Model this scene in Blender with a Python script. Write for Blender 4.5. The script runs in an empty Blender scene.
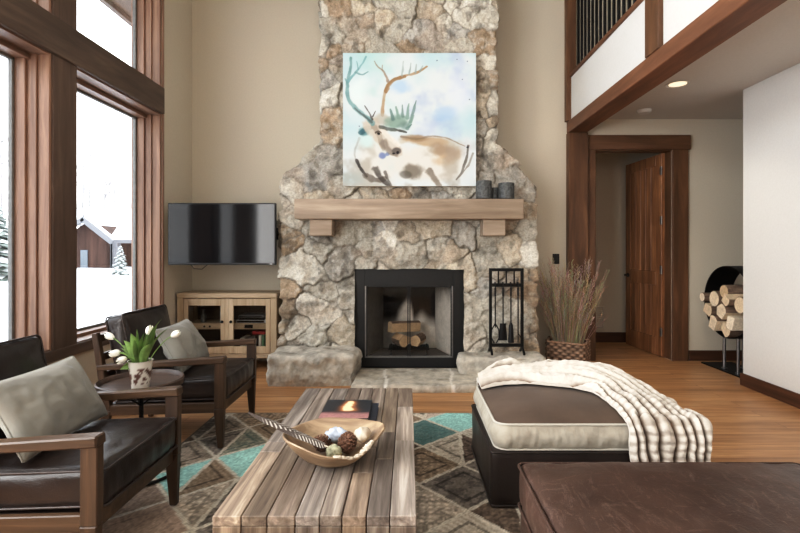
import bpy, bmesh, math, random
import numpy as np
from mathutils import Vector, Matrix, Euler, noise as mnoise

random.seed(7)
rng = np.random.default_rng(11)
S = bpy.context.scene
COL = S.collection
PI = math.pi


# ------------------------------------------------------------------ colour
SAT = .80


def lin(c):
    g = .3 * c[0] + .55 * c[1] + .15 * c[2]
    c = [g + (v - g) * SAT for v in c]
    out = []
    for v in c:
        v = v / 255.0
        out.append(v / 12.92 if v <= .04045 else ((v + .055) / 1.055) ** 2.4)
    return tuple(out)


def linA(c):
    c = np.asarray(c, float) / 255.0
    g = (c[..., 0:1] * .3 + c[..., 1:2] * .55 + c[..., 2:3] * .15)
    c = g + (c - g) * SAT
    return np.where(c <= .04045, c / 12.92, ((c + .055) / 1.055) ** 2.4)


# ------------------------------------------------------------------ numpy noise
def _hash(ix, iy, seed):
    h = (ix.astype(np.int64) * 374761393 + iy.astype(np.int64) * 668265263 + seed * 974634777) & 0xffffffff
    h = ((h ^ (h >> 13)) * 1274126177) & 0xffffffff
    return ((h ^ (h >> 16)) & 0xffff) / 65535.0


def vnoise(x, y, seed=0):
    ix, iy = np.floor(x), np.floor(y)
    fx, fy = x - ix, y - iy
    fx = fx * fx * (3 - 2 * fx)
    fy = fy * fy * (3 - 2 * fy)
    a = _hash(ix, iy, seed); b = _hash(ix + 1, iy, seed)
    c = _hash(ix, iy + 1, seed); d = _hash(ix + 1, iy + 1, seed)
    return (a * (1 - fx) + b * fx) * (1 - fy) + (c * (1 - fx) + d * fx) * fy


def fbm(x, y, seed=0, octv=4):
    s, a, t = 0, .5, 0
    for o in range(octv):
        s = s + a * vnoise(x, y, seed + o * 17)
        t += a
        x, y, a = x * 2.03 + 3.1, y * 2.03 + 1.7, a * .5
    return s / t


def sstep(a, b, x):
    t = np.clip((x - a) / (b - a), 0, 1)
    return t * t * (3 - 2 * t)


# ------------------------------------------------------------------ materials
def newmat(name):
    m = bpy.data.materials.new(name)
    m.use_nodes = True
    nt = m.node_tree
    return m, nt, nt.nodes['Principled BSDF']


def nd(nt, typ, **kw):
    n = nt.nodes.new(typ)
    for k, v in kw.items():
        if k.startswith('_'):
            setattr(n, k[1:], v)
        else:
            n.inputs[k.replace('__', ' ')].default_value = v
    return n


def ramp(nt, fac, stops):
    r = nt.nodes.new('ShaderNodeValToRGB')
    e = r.color_ramp.elements
    while len(e) < len(stops):
        e.new(.5)
    for i, (p, c) in enumerate(stops):
        e[i].position = p
        e[i].color = (*c, 1) if len(c) == 3 else c
    nt.links.new(fac, r.inputs[0])
    return r.outputs[0]


def mixc(nt, a, b, fac, mode='MIX'):
    m = nt.nodes.new('ShaderNodeMix')
    m.data_type = 'RGBA'
    m.blend_type = mode
    for sock, v in ((m.inputs[0], fac), (m.inputs[6], a), (m.inputs[7], b)):
        if isinstance(v, (int, float)):
            sock.default_value = v
        elif isinstance(v, tuple):
            sock.default_value = (*v, 1)
        else:
            nt.links.new(v, sock)
    return m.outputs[2]


def coords(nt, scale, kind='Object', offset_from=None):
    tc = nt.nodes.new('ShaderNodeTexCoord')
    mp = nt.nodes.new('ShaderNodeMapping')
    mp.inputs['Scale'].default_value = scale
    nt.links.new(tc.outputs[kind], mp.inputs['Vector'])
    if offset_from is not None:
        sc = nt.nodes.new('ShaderNodeVectorMath'); sc.operation = 'SCALE'
        sc.inputs['Scale'].default_value = 37.0
        nt.links.new(offset_from, sc.inputs[0])
        nt.links.new(sc.outputs[0], mp.inputs['Location'])
    return mp.outputs[0]


def bump(nt, bsdf, h, strength=.2, dist=.01):
    b = nt.nodes.new('ShaderNodeBump')
    b.inputs['Strength'].default_value = strength
    b.inputs['Distance'].default_value = dist
    nt.links.new(h, b.inputs['Height'])
    nt.links.new(b.outputs[0], bsdf.inputs['Normal'])


def wood(name, c1, c2, axis='x', rough=.5, across=18, along=1.2, tone=False, blotch=.35, bstr=.15, spec=.4):
    m, nt, bs = newmat(name)
    sc = [across] * 3
    sc['xyz'.index(axis)] = along
    off = None
    if tone:
        at = nd(nt, 'ShaderNodeAttribute', _attribute_name='tone')
        off = at.outputs['Color']
    v = coords(nt, sc, offset_from=off)
    n1 = nd(nt, 'ShaderNodeTexNoise', Scale=1.0, Detail=7, Roughness=.62, Distortion=.5)
    nt.links.new(v, n1.inputs['Vector'])
    n2 = nd(nt, 'ShaderNodeTexNoise', Scale=.16, Detail=3, Roughness=.5, Distortion=.8)
    nt.links.new(v, n2.inputs['Vector'])
    col = ramp(nt, n1.outputs[0], [(.3, lin(c2)), (.52, lin([(a + b) / 2 for a, b in zip(c1, c2)])), (.7, lin(c1))])
    bl = ramp(nt, n2.outputs[0], [(.35, (.55, .5, .48)), (.62, (1.12, 1.1, 1.08))])
    col = mixc(nt, col, bl, blotch, 'MULTIPLY')
    if tone:
        col = mixc(nt, col, at.outputs['Color'], 1.0, 'MULTIPLY')
    nt.links.new(col, bs.inputs['Base Color'])
    bs.inputs['Roughness'].default_value = rough
    bs.inputs['Specular IOR Level'].default_value = spec
    bump(nt, bs, n1.outputs[0], bstr, .006)
    return m


def leather(name, c, c2, rough=.38, wear=None, scale=1.0):
    m, nt, bs = newmat(name)
    v = coords(nt, (scale,) * 3)
    n1 = nd(nt, 'ShaderNodeTexNoise', Scale=3.2, Detail=5, Roughness=.6)
    nt.links.new(v, n1.inputs['Vector'])
    col = ramp(nt, n1.outputs[0], [(.3, lin(c)), (.72, lin(c2))])
    if wear:
        v2 = coords(nt, (3.5, 14, 5))
        n2 = nd(nt, 'ShaderNodeTexNoise', Scale=1.7, Detail=9, Roughness=.72, Distortion=2.2)
        nt.links.new(v2, n2.inputs['Vector'])
        f = ramp(nt, n2.outputs[0], [(.60, (0, 0, 0)), (.63, (.36, .36, .36)), (.66, (0, 0, 0))])
        v3 = coords(nt, (13, 3, 5))
        n3 = nd(nt, 'ShaderNodeTexNoise', Scale=1.3, Detail=9, Roughness=.7, Distortion=2.6)
        nt.links.new(v3, n3.inputs['Vector'])
        f3 = ramp(nt, n3.outputs[0], [(.56, (0, 0, 0)), (.582, (.34, .34, .34)), (.61, (0, 0, 0))])
        col = mixc(nt, col, lin(wear), f)
        col = mixc(nt, col, lin(wear), f3)
    nt.links.new(col, bs.inputs['Base Color'])
    bs.inputs['Specular IOR Level'].default_value = .5
    vo = nd(nt, 'ShaderNodeTexVoronoi', Scale=180.0)
    nt.links.new(v, vo.inputs['Vector'])
    n4 = nd(nt, 'ShaderNodeTexNoise', Scale=14, Detail=6, Roughness=.65, Distortion=1.0)
    nt.links.new(v, n4.inputs['Vector'])
    ad = nd(nt, 'ShaderNodeMath', _operation='MULTIPLY_ADD')
    nt.links.new(vo.outputs[0], ad.inputs[0]); ad.inputs[1].default_value = .15
    nt.links.new(n4.outputs[0], ad.inputs[2])
    bump(nt, bs, ad.outputs[0], .35, .006)
    rr = nd(nt, 'ShaderNodeMapRange')
    rr.inputs['To Min'].default_value = rough - .08
    rr.inputs['To Max'].default_value = rough + .14
    nt.links.new(n1.outputs[0], rr.inputs[0])
    nt.links.new(rr.outputs[0], bs.inputs['Roughness'])
    return m


def fabric(name, c, c2=None, rough=.9, weave=260, sheen=.15, bs_=.3, mottle=4):
    m, nt, bs = newmat(name)
    v = coords(nt, (1, 1, 1))
    n1 = nd(nt, 'ShaderNodeTexNoise', Scale=mottle, Detail=5, Roughness=.6)
    nt.links.new(v, n1.inputs['Vector'])
    c2 = c2 or [x * .86 for x in c]
    nt.links.new(ramp(nt, n1.outputs[0], [(.3, lin(c2)), (.7, lin(c))]), bs.inputs['Base Color'])
    n2 = nd(nt, 'ShaderNodeTexNoise', Scale=weave, Detail=2)
    nt.links.new(v, n2.inputs['Vector'])
    bump(nt, bs, n2.outputs[0], bs_, .003)
    bs.inputs['Roughness'].default_value = rough
    bs.inputs['Specular IOR Level'].default_value = .15
    bs.inputs['Sheen Weight'].default_value = sheen
    return m


def plain(name, c, rough=.6, metal=0, spec=.4, nscale=30, namp=.06, bstr=0.05):
    m, nt, bs = newmat(name)
    v = coords(nt, (1, 1, 1))
    n1 = nd(nt, 'ShaderNodeTexNoise', Scale=nscale, Detail=4)
    nt.links.new(v, n1.inputs['Vector'])
    a = [max(0, x * (1 - namp)) for x in c]
    b = [min(255, x * (1 + namp)) for x in c]
    nt.links.new(ramp(nt, n1.outputs[0], [(.3, lin(a)), (.7, lin(b))]), bs.inputs['Base Color'])
    bs.inputs['Roughness'].default_value = rough
    bs.inputs['Metallic'].default_value = metal
    bs.inputs['Specular IOR Level'].default_value = spec
    if bstr:
        bump(nt, bs, n1.outputs[0], bstr, .003)
    return m


def vcol(name, rough=.85, spec=.25, detail=None, sheen=0, mott=.25, bst=.4, attr='tone', bscale=None):
    m, nt, bs = newmat(name)
    at = nd(nt, 'ShaderNodeAttribute', _attribute_name=attr)
    col = at.outputs['Color']
    if detail:
        v = coords(nt, (1, 1, 1))
        n1 = nd(nt, 'ShaderNodeTexNoise', Scale=detail, Detail=6, Roughness=.68)
        nt.links.new(v, n1.inputs['Vector'])
        f = ramp(nt, n1.outputs[0], [(.3, (.5, .5, .5)), (.7, (1.35, 1.35, 1.35))])
        col = mixc(nt, col, f, mott, 'MULTIPLY')
        h = n1.outputs[0]
        if bscale:
            n2 = nd(nt, 'ShaderNodeTexNoise', Scale=bscale, Detail=6, Roughness=.7)
            nt.links.new(v, n2.inputs['Vector'])
            h = n2.outputs[0]
        bump(nt, bs, h, bst, .01)
    nt.links.new(col, bs.inputs['Base Color'])
    bs.inputs['Roughness'].default_value = rough
    bs.inputs['Specular IOR Level'].default_value = spec
    bs.inputs['Sheen Weight'].default_value = sheen
    return m


def glassmat(name, tint=(1, 1, 1), refl=.06):
    m = bpy.data.materials.new(name)
    m.use_nodes = True
    nt = m.node_tree
    nt.nodes.clear()
    out = nt.nodes.new('ShaderNodeOutputMaterial')
    tr = nd(nt, 'ShaderNodeBsdfTransparent', Color=(*tint, 1))
    gl = nd(nt, 'ShaderNodeBsdfGlossy', Roughness=.02)
    lw = nd(nt, 'ShaderNodeLayerWeight', Blend=.12)
    mr = nd(nt, 'ShaderNodeMapRange')
    mr.inputs['To Min'].default_value = refl * .4
    mr.inputs['To Max'].default_value = refl * 5
    nt.links.new(lw.outputs['Fresnel'], mr.inputs[0])
    mx = nt.nodes.new('ShaderNodeMixShader')
    nt.links.new(mr.outputs[0], mx.inputs[0])
    nt.links.new(tr.outputs[0], mx.inputs[1])
    nt.links.new(gl.outputs[0], mx.inputs[2])
    nt.links.new(mx.outputs[0], out.inputs[0])
    return m


def floormat():
    m, nt, bs = newmat('oak_floor')
    tc = nt.nodes.new('ShaderNodeTexCoord')
    br = nd(nt, 'ShaderNodeTexBrick', Scale=1.0)
    br.offset = .37; br.squash = 1
    br.inputs['Color1'].default_value = (.0, .0, .0, 1)
    br.inputs['Color2'].default_value = (1, 1, 1, 1)
    br.inputs['Mortar'].default_value = (.5, .5, .5, 1)
    br.inputs['Mortar Size'].default_value = .0012
    br.inputs['Brick Width'].default_value = 1.7
    br.inputs['Row Height'].default_value = .125
    br.inputs['Bias'].default_value = 0
    nt.links.new(tc.outputs['Object'], br.inputs['Vector'])
    sc = nd(nt, 'ShaderNodeVectorMath', _operation='SCALE'); sc.inputs['Scale'].default_value = 23
    nt.links.new(br.outputs['Color'], sc.inputs[0])
    mp = nt.nodes.new('ShaderNodeMapping'); mp.inputs['Scale'].default_value = (1.3, 17, 1)
    nt.links.new(tc.outputs['Object'], mp.inputs[0]); nt.links.new(sc.outputs[0], mp.inputs['Location'])
    n1 = nd(nt, 'ShaderNodeTexNoise', Scale=1, Detail=7, Roughness=.62, Distortion=.7)
    nt.links.new(mp.outputs[0], n1.inputs['Vector'])
    col = ramp(nt, n1.outputs[0], [(.28, lin(FLOOR_D)), (.5, lin(FLOOR_M)), (.72, lin(FLOOR_L))])
    tone = ramp(nt, br.outputs['Color'], [(0, (.74, .72, .7)), (1, (1.1, 1.1, 1.1))])
    col = mixc(nt, col, tone, .8, 'MULTIPLY')
    col = mixc(nt, col, lin((70, 42, 24)), br.outputs['Fac'])
    nt.links.new(col, bs.inputs['Base Color'])
    bs.inputs['Roughness'].default_value = .36
    bs.inputs['Specular IOR Level'].default_value = .4
    bump(nt, bs, n1.outputs[0], .05, .004)
    return m


FLOOR_D, FLOOR_M, FLOOR_L = (150, 99, 54), (186, 131, 80), (210, 158, 104)


def paint(name, c):
    return plain(name, c, rough=.75, spec=.2, nscale=60, namp=.012, bstr=.04)


M = {}
M['wall'] = paint('beige_paint', (203, 193, 174))
M['white'] = paint('white_paint', (212, 210, 206))
M['soffit'] = paint('soffit_paint', (204, 199, 192))
M['floor'] = floormat()
M['post'] = wood('timber_post', (126, 100, 83), (84, 65, 53), 'z', .55, across=11)
M['transom'] = wood('timber_transom', (122, 99, 83), (82, 66, 55), 'y', .55, across=11)
M['jamb'] = wood('window_jamb_wood', (180, 138, 110), (126, 90, 70), 'z', .42, across=16)
M['jambh'] = wood('window_head_wood', (168, 128, 102), (116, 84, 66), 'y', .42, across=16)
M['beam'] = wood('loft_beam_wood', (146, 94, 62), (98, 60, 38), 'y', .5, across=9)
M['beamz'] = wood('loft_post_wood', (136, 91, 57), (84, 54, 32), 'z', .5, across=10)
M['beamx'] = wood('door_head_wood', (136, 91, 57), (84, 54, 32), 'x', .5, across=12)
M['door'] = wood('knotty_alder_door', (188, 126, 76), (102, 60, 32), 'z', .42, across=13, blotch=.6)
M['base'] = wood('baseboard_wood', (104, 62, 38), (66, 38, 24), 'x', .5)
M['basey'] = wood('baseboard_wood_side', (112, 68, 42), (72, 42, 26), 'y', .5)
M['mantel'] = wood('mantel_wood', (178, 158, 136), (136, 115, 95), 'x', .65, across=13, blotch=.3)
M['console'] = wood('console_wood', (212, 189, 156), (172, 146, 114), 'x', .6, across=12)
M['consolez'] = wood('console_wood_upright', (212, 189, 156), (168, 142, 110), 'z', .6, across=14)
M['chair'] = wood('chair_walnut', (104, 75, 50), (62, 43, 28), 'x', .42, across=22)
M['chairz'] = wood('chair_walnut_upright', (98, 70, 47), (58, 40, 27), 'z', .42, across=22)
M['table'] = wood('reclaimed_planks', (204, 188, 170), (98, 84, 73), 'y', .6, across=30, along=1.6, tone=True, blotch=.75, bstr=.5)
M['tray'] = wood('side_table_wood', (112, 88, 74), (70, 54, 46), 'x', .4, across=14)
M['bowl'] = wood('carved_bowl_wood', (194, 166, 130), (112, 86, 62), 'x', .5, across=11, along=2)
M['leather'] = leather('chair_leather', (30, 20, 17), (48, 34, 29), .29)
M['leather2'] = leather('worn_brown_leather', (58, 38, 30), (84, 58, 46), .40, wear=(142, 112, 98))
M['leather3'] = leather('ottoman_leather', (34, 25, 22), (46, 34, 30), .36)
M['piping'] = leather('leather_piping', (46, 34, 30), (70, 53, 46), .4)
M['pillow'] = fabric('grey_linen', (150, 148, 139), (128, 126, 118), weave=320)
M['velvet'] = fabric('taupe_velvet', (108, 87, 71), (80, 63, 51), rough=.7, weave=400, sheen=.08, mottle=2.2)
M['boxing'] = fabric('silver_velvet', (178, 170, 154), (146, 136, 120), rough=.6, weave=300, sheen=.15, mottle=9)
M['pipe2'] = fabric('light_piping', (196, 190, 176), weave=300)
M['iron'] = plain('black_iron', (30, 29, 29), .5, .6, .4, 60, .15, .1)
M['black'] = plain('black_paint_steel', (26, 26, 27), .45, 0, .4, 50, .1)
M['tvbody'] = plain('tv_plastic', (16, 16, 17), .35, 0, .5)
M['steel'] = plain('steel', (150, 150, 152), .3, .9, .5)
M['dark'] = plain('dark_glass_panel', (20, 18, 16), .15, 0, .5)
M['glass'] = glassmat('window_glass')
M['glass2'] = glassmat('cabinet_glass', (.86, .85, .83), .05)
M['glass3'] = glassmat('firebox_glass', (.92, .92, .92), .04)
M['stone'] = vcol('field_stone', .92, .2, 48, mott=.72, bst=.9, bscale=38)
M['slab'] = vcol('hearth_stone', .85, .25, 30, mott=.35, bst=.6, bscale=30)
M['rug'] = vcol('patchwork_rug', .97, .1, 60, mott=.45, bst=.4, bscale=220)
M['canvas'] = vcol('watercolour_canvas', .8, .2, 240, mott=.03, bst=.1)
M['cover'] = vcol('book_cover', .35, .4)
M['fur'] = vcol('faux_fur', .95, .1, 55, sheen=.4, mott=.22, bst=.5, bscale=160)
M['paper'] = plain('paper', (226, 220, 208), .8, 0, .2, 120, .05)
M['snow'] = plain('snow', (240, 243, 247), .9, 0, .1, 2, .015, .05)
M['bark'] = plain('hazy_bark', (140, 137, 137), .9, 0, .1, 20, .1)  # bark paled so the colour itself carries the outdoor haze
M['grass'] = vcol('dried_grass', .9, .15)
M['weave'] = vcol('woven_seagrass', .8, .2, 60, mott=.5, bst=.4)
M['tulip'] = plain('white_petal', (240, 236, 222), .6, 0, .3, 30, .03)
M['leaf'] = plain('tulip_leaf', (112, 146, 72), .45, 0, .4, 14, .22)
M['pot'] = vcol('transferware_pot', .3, .5)
M['bark2'] = vcol('split_firewood', .9, .15, 45, mott=.5, bst=.6)
M['cone'] = plain('pine_cone', (104, 74, 58), .8, 0, .2, 160, .5)
M['moss'] = plain('moss', (176, 176, 146), .95, 0, .1, 60, .25, .4)
M['feather'] = vcol('barred_feather', .8, .2)
M['sash'] = plain('window_sash', (120, 118, 114), .5)
M['drift2'] = plain('ragged_bark_edge', (190, 176, 156), .8, 0, .2, 60, .2)
M['slate'] = plain('smoked_slate', (74, 76, 76), .5, 0, .4, 40, .35, .1)
M['switch'] = plain('switch_plate', (28, 22, 18), .4)
M['vent'] = plain('vent_grille', (192, 184, 172), .5)
M['soot'] = vcol('sooty_lit_firebrick', .95, .1, 14, mott=.4, bst=.2)


# ------------------------------------------------------------------ mesh builder
class MB:
    def __init__(s):
        s.V, s.F, s.T = [], [], []

    def add(s, V, F, tone=(1, 1, 1), M_=None):
        b = len(s.V)
        for v in V:
            v = Vector(v)
            if M_ is not None:
                v = M_ @ v
            s.V.append(tuple(v))
        s.F += [tuple(b + i for i in f) for f in F]
        if len(tone) == len(V) and hasattr(tone[0], '__len__'):
            s.T += [tuple(t) for t in tone]
        else:
            s.T += [tuple(tone)] * len(V)
        return s

    def box(s, x0, x1, y0, y1, z0, z1, bev=.004, tone=(1, 1, 1), M_=None, seg=1, taper=None):
        bm = bmesh.new()
        bmesh.ops.create_cube(bm, size=1)
        for v in bm.verts:
            v.co = Vector(((x0 + x1) / 2 + v.co.x * (x1 - x0), (y0 + y1) / 2 + v.co.y * (y1 - y0), (z0 + z1) / 2 + v.co.z * (z1 - z0)))
        if bev:
            bev = min(bev, .45 * min(abs(x1 - x0), abs(y1 - y0), abs(z1 - z0)))
            bmesh.ops.bevel(bm, geom=bm.edges[:], offset=bev, segments=seg, affect='EDGES', profile=.5)
        bm.verts.index_update()
        s.add([v.co.copy() for v in bm.verts], [[v.index for v in f.verts] for f in bm.faces], tone, M_)
        bm.free()
        return s

    def hexa(s, P, tone=(1, 1, 1), bev=0):
        """P: 8 corners - bottom 4 CCW then top 4"""
        bm = bmesh.new()
        vs = [bm.verts.new(p) for p in P]
        for f in ((3, 2, 1, 0), (4, 5, 6, 7), (0, 1, 5, 4), (1, 2, 6, 5), (2, 3, 7, 6), (3, 0, 4, 7)):
            bm.faces.new([vs[i] for i in f])
        if bev:
            bmesh.ops.bevel(bm, geom=bm.edges[:], offset=bev, segments=1, affect='EDGES')
        bm.verts.index_update()
        s.add([v.co.copy() for v in bm.verts], [[v.index for v in f.verts] for f in bm.faces], tone)
        bm.free()
        return s

    def bar(s, a, b, w, d, up=(0, 0, 1), bev=.003, tone=(1, 1, 1), w2=None, d2=None):
        """tapered rectangular bar from a to b: w across, d along `up`"""
        a, b = Vector(a), Vector(b)
        ax = (b - a).normalized()
        u = Vector(up)
        u = (u - ax * u.dot(ax)).normalized()
        r = ax.cross(u)
        w2 = w2 or w; d2 = d2 or d
        P = [a + r * (sx * w / 2) + u * (sy * d / 2) for sx, sy in ((-1, -1), (1, -1), (1, 1), (-1, 1))]
        P += [b + r * (sx * w2 / 2) + u * (sy * d2 / 2) for sx, sy in ((-1, -1), (1, -1), (1, 1), (-1, 1))]
        return s.hexa(P, tone, bev)

    def tube(s, pts, r, n=8, tone=(1, 1, 1), closed=False, caps=True, flat=None):
        pts = [Vector(p) for p in pts]
        k = len(pts)
        rs = r if hasattr(r, '__len__') else [r] * k
        V, F, T = [], [], []
        ref = None
        for i, p in enumerate(pts):
            if closed:
                t = (pts[(i + 1) % k] - pts[i - 1]).normalized()
            else:
                t = (pts[min(i + 1, k - 1)] - pts[max(i - 1, 0)]).normalized()
            if ref is None:
                ref = Vector((0, 0, 1)) if abs(t.z) < .9 else Vector((1, 0, 0))
            ref = (ref - t * ref.dot(t))
            ref.normalize()
            o = t.cross(ref)
            for j in range(n):
                a = 2 * PI * j / n
                V.append(p + ref * (math.cos(a) * rs[i]) + o * (math.sin(a) * rs[i] * (flat or 1)))
        for i in range(k if closed else k - 1):
            for j in range(n):
                a, b = i * n + j, i * n + (j + 1) % n
                c, d = ((i + 1) % k) * n + (j + 1) % n, ((i + 1) % k) * n + j
                F.append((a, b, c, d))
        if caps and not closed:
            F.append(tuple(range(n - 1, -1, -1)))
            F.append(tuple((k - 1) * n + j for j in range(n)))
        s.add(V, F, tone)
        return s

    def lathe(s, prof, n=32, c=(0, 0, 0), tone=(1, 1, 1), M_=None):
        V, F = [], []
        k = len(prof)
        for r, z in prof:
            for j in range(n):
                a = 2 * PI * j / n
                V.append((c[0] + r * math.cos(a), c[1] + r * math.sin(a), c[2] + z))
        for i in range(k - 1):
            for j in range(n):
                F.append((i * n + j, i * n + (j + 1) % n, (i + 1) * n + (j + 1) % n, (i + 1) * n + j))
        if prof[0][0] > 1e-5:
            F.append(tuple(range(n - 1, -1, -1)))
        if prof[-1][0] > 1e-5:
            F.append(tuple((k - 1) * n + j for j in range(n)))
        return s.add(V, F, tone, M_)

    def grid(s, A, tone=None, wrap_u=False, flip=False, mask=None):
        """A: (nu,nv,3) array"""
        nu, nv = A.shape[:2]
        b = len(s.V)
        s.V += [tuple(p) for p in A.reshape(-1, 3).tolist()]
        if tone is None:
            s.T += [(1, 1, 1)] * (nu * nv)
        else:
            s.T += [tuple(t) for t in np.broadcast_to(tone, (nu, nv, 3)).reshape(-1, 3).tolist()]
        for i in range(nu if wrap_u else nu - 1):
            i2 = (i + 1) % nu
            for j in range(nv - 1):
                if mask is not None and mask[i, j]:
                    continue
                f = (b + i * nv + j, b + i2 * nv + j, b + i2 * nv + j + 1, b + i * nv + j + 1)
                s.F.append(f[::-1] if flip else f)
        return s

    def sphere(s, c, r, nu=16, nv=10, tone=(1, 1, 1), fn=None, M_=None):
        rr = r if hasattr(r, '__len__') else (r, r, r)
        V, F = [], []
        for i in range(nv + 1):
            th = PI * i / nv
            for j in range(nu):
                ph = 2 * PI * j / nu
                d = Vector((math.sin(th) * math.cos(ph), math.sin(th) * math.sin(ph), math.cos(th)))
                k = fn(d) if fn else 1
                V.append((c[0] + d.x * rr[0] * k, c[1] + d.y * rr[1] * k, c[2] + d.z * rr[2] * k))
        for i in range(nv):
            for j in range(nu):
                F.append((i * nu + j, (i + 1) * nu + j, (i + 1) * nu + (j + 1) % nu, i * nu + (j + 1) % nu))
        return s.add(V, F, tone, M_)


def worldpos(o):
    p = Vector((0, 0, 0))
    while o is not None:
        p += o.location
        o = o.parent
    return p


def obj(name, mb, mat, parent=None, smooth=35, label=None, kind=None, at=None):
    """link mb (world coordinates) as one mesh; at: origin for a top-level mesh"""
    me = bpy.data.meshes.new(name)
    off = worldpos(parent) if parent is not None else Vector(at or (0, 0, 0))
    V = [(v[0] - off.x, v[1] - off.y, v[2] - off.z) for v in mb.V]
    me.from_pydata(V, [], mb.F)
    ca = me.color_attributes.new('tone', 'FLOAT_COLOR', 'POINT')
    T = np.ones((len(V), 4), np.float32)
    T[:, :3] = np.asarray(mb.T, np.float32)
    ca.data.foreach_set('color', T.ravel())
    me.polygons.foreach_set('use_smooth', [smooth > 0] * len(me.polygons))
    me.update()
    if 0 < smooth < 180:
        me.set_sharp_from_angle(angle=math.radians(smooth))
    me.materials.append(M[mat] if isinstance(mat, str) else mat)
    o = bpy.data.objects.new(name, me)
    COL.objects.link(o)
    if parent is not None:
        o.parent = parent
    else:
        o.location = off
    if label:
        o['label'] = label
    if kind:
        o['kind'] = kind
    return o


def tag(o, label, cat, group=None, kind=None):
    o['label'] = label
    o['category'] = cat
    if group:
        o['group'] = group
    if kind:
        o['kind'] = kind
    return o


def thing(name, label, cat, loc=(0, 0, 0), group=None):
    o = bpy.data.objects.new(name, None)
    COL.objects.link(o)
    o.location = loc
    o.empty_display_size = .1
    return tag(o, label, cat, group)


def struct(name, mb, mat, parent=None, smooth=35):
    return obj(name, mb, mat, parent, smooth, kind=None if parent else 'structure')


def copy_tree(o, parent=None):
    c = o.copy()
    COL.objects.link(c)
    if parent is not None:
        c.parent = parent
    for ch in list(o.children):
        copy_tree(ch, c)
    return c


# ------------------------------------------------------------------ camera
F_, HX, HY, CH = 480.0, 408.0, 250.0, 1.3
cam = bpy.data.cameras.new('camera')
cam.sensor_width = 36
cam.lens = 36 * F_ / 800
cam.shift_x = -(HX - 400) / 800
cam.shift_y = -(266.5 - HY) / 800
cam.clip_end = 200
co = bpy.data.objects.new('camera', cam)
co.location = (0, 0, CH)
co.rotation_euler = (PI / 2, 0, 0)
COL.objects.link(co)
S.camera = co

# ------------------------------------------------------------------ room shell
XL, YB, YF, ZC = -2.54, 5.65, -3.2, 5.2
SOF = 2.84
DX0, DX1, DZ = 2.2, 3.1, 2.48
struct('floor', MB().box(XL - .3, 6, YF - .2, 8.2, -.12, 0, 0), 'floor')
# back wall with the door opening
w = MB()
w.box(XL - .3, DX0, YB, YB + .14, 0, ZC, 0)
w.box(DX1, 6, YB, YB + .14, 0, ZC, 0)
w.box(DX0, DX1, YB, YB + .14, DZ, ZC, 0)
struct('wall_back', w, 'wall')
# room beyond the door
w = MB()
w.box(1.0, 5.0, 6.78, 6.9, 0, SOF, 0)
struct('wall_beyond', w, 'wall')
struct('wall_beyond_right', MB().box(3.62, 3.74, YB + .14, 6.78, 0, SOF, 0), 'white')
struct('wall_beyond_left', MB().box(1.0, 1.12, YB + .14, 6.78, 0, SOF, 0), 'wall')
struct('ceiling_beyond', MB().box(1.0, 5.0, YB + .14, 6.9, SOF, SOF + .1, 0), 'soffit')
struct('baseboard_beyond', MB().box(1.12, 3.62, 6.765, 6.78, 0, .14, .003), 'base')
# right wall of the passage
XR = 3.22
struct('wall_right', MB().box(XR, XR + .16, YF, 4.615, 0, SOF, .004), 'white')
struct('wall_recess', MB().box(4.9, 5.04, 4.5, YB, 0, SOF, 0), 'white')
struct('wall_recess_near', MB().box(XR + .16, 4.9, 4.42, 4.5, 0, SOF, 0), 'white')
struct('baseboard_right', MB().box(XR - .018, XR, YF, 4.633, 0, .118, .004).box(XR, XR + .16, 4.615, 4.633, 0, .118, .004), 'basey')
struct('baseboard_back', MB().box(3.30, 4.9, YB - .018, YB, 0, .12, .004), 'base')
# loft: soffit, beam, panel, posts
XB = 1.86
struct('ceiling_passage', MB().box(XB + .04, 5.04, YF, YB, SOF, SOF + .12, 0), 'soffit')
struct('beam_loft', MB().box(XB, XB + .22, YF, YB - .02, 2.665, SOF - .04, .006), 'beam')
w = MB().box(XB + .03, XB + .15, YF, YB, SOF - .04, 3.30, 0)
struct('wall_loft', w, 'white')
struct('trim_1', MB().box(XB + .01, XB + .17, YF, YB - .06, 3.30, 3.345, .004), 'beam')
struct('trim_2', MB().box(XB - .02, XB + .09, YB - .09, YB - .002, SOF - .04, ZC, .004), 'beamz')
struct('trim_3', MB().box(XB - .012, XB + .03, 3.55, 3.75, SOF - .045, ZC, .004), 'beamz')
struct('trim_4', MB().box(XB + .0, XB + .225, YB - .10, YB - .001, 0, 2.665, .006), 'beamz')
struct('wall_loft_back', MB().box(4.6, 4.7, YF, YB, SOF + .12, ZC, 0), 'wall')
# whole-room envelope
struct('ceiling', MB().box(XL - .3, 5.04, YF, YB + .14, ZC, ZC + .1, 0), 'white')
struct('wall_front', MB().box(XL - .3, 5.04, YF - .14, YF, 0, ZC, 0), 'wall')

# door casing + door
t = MB()
t.box(DX0 - .10, DX0, YB - .03, YB + .14, 0, DZ, .004)
t.box(DX1, DX1 + .185, YB - .03, YB + .0, 0, DZ, .004)
t.box(DX1 - .002, DX1 + .05, YB - .0, YB + .15, 0, DZ, .004)
struct('trim_5', t, 'beamz')
struct('trim_6', MB().box(DX0 - .115, DX1 + .205, YB - .045, YB, DZ - .005, DZ + .165, .004).box(DX0, DX1, YB, YB + .14, DZ - .012, DZ + .0, 0), 'beamx')


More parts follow.
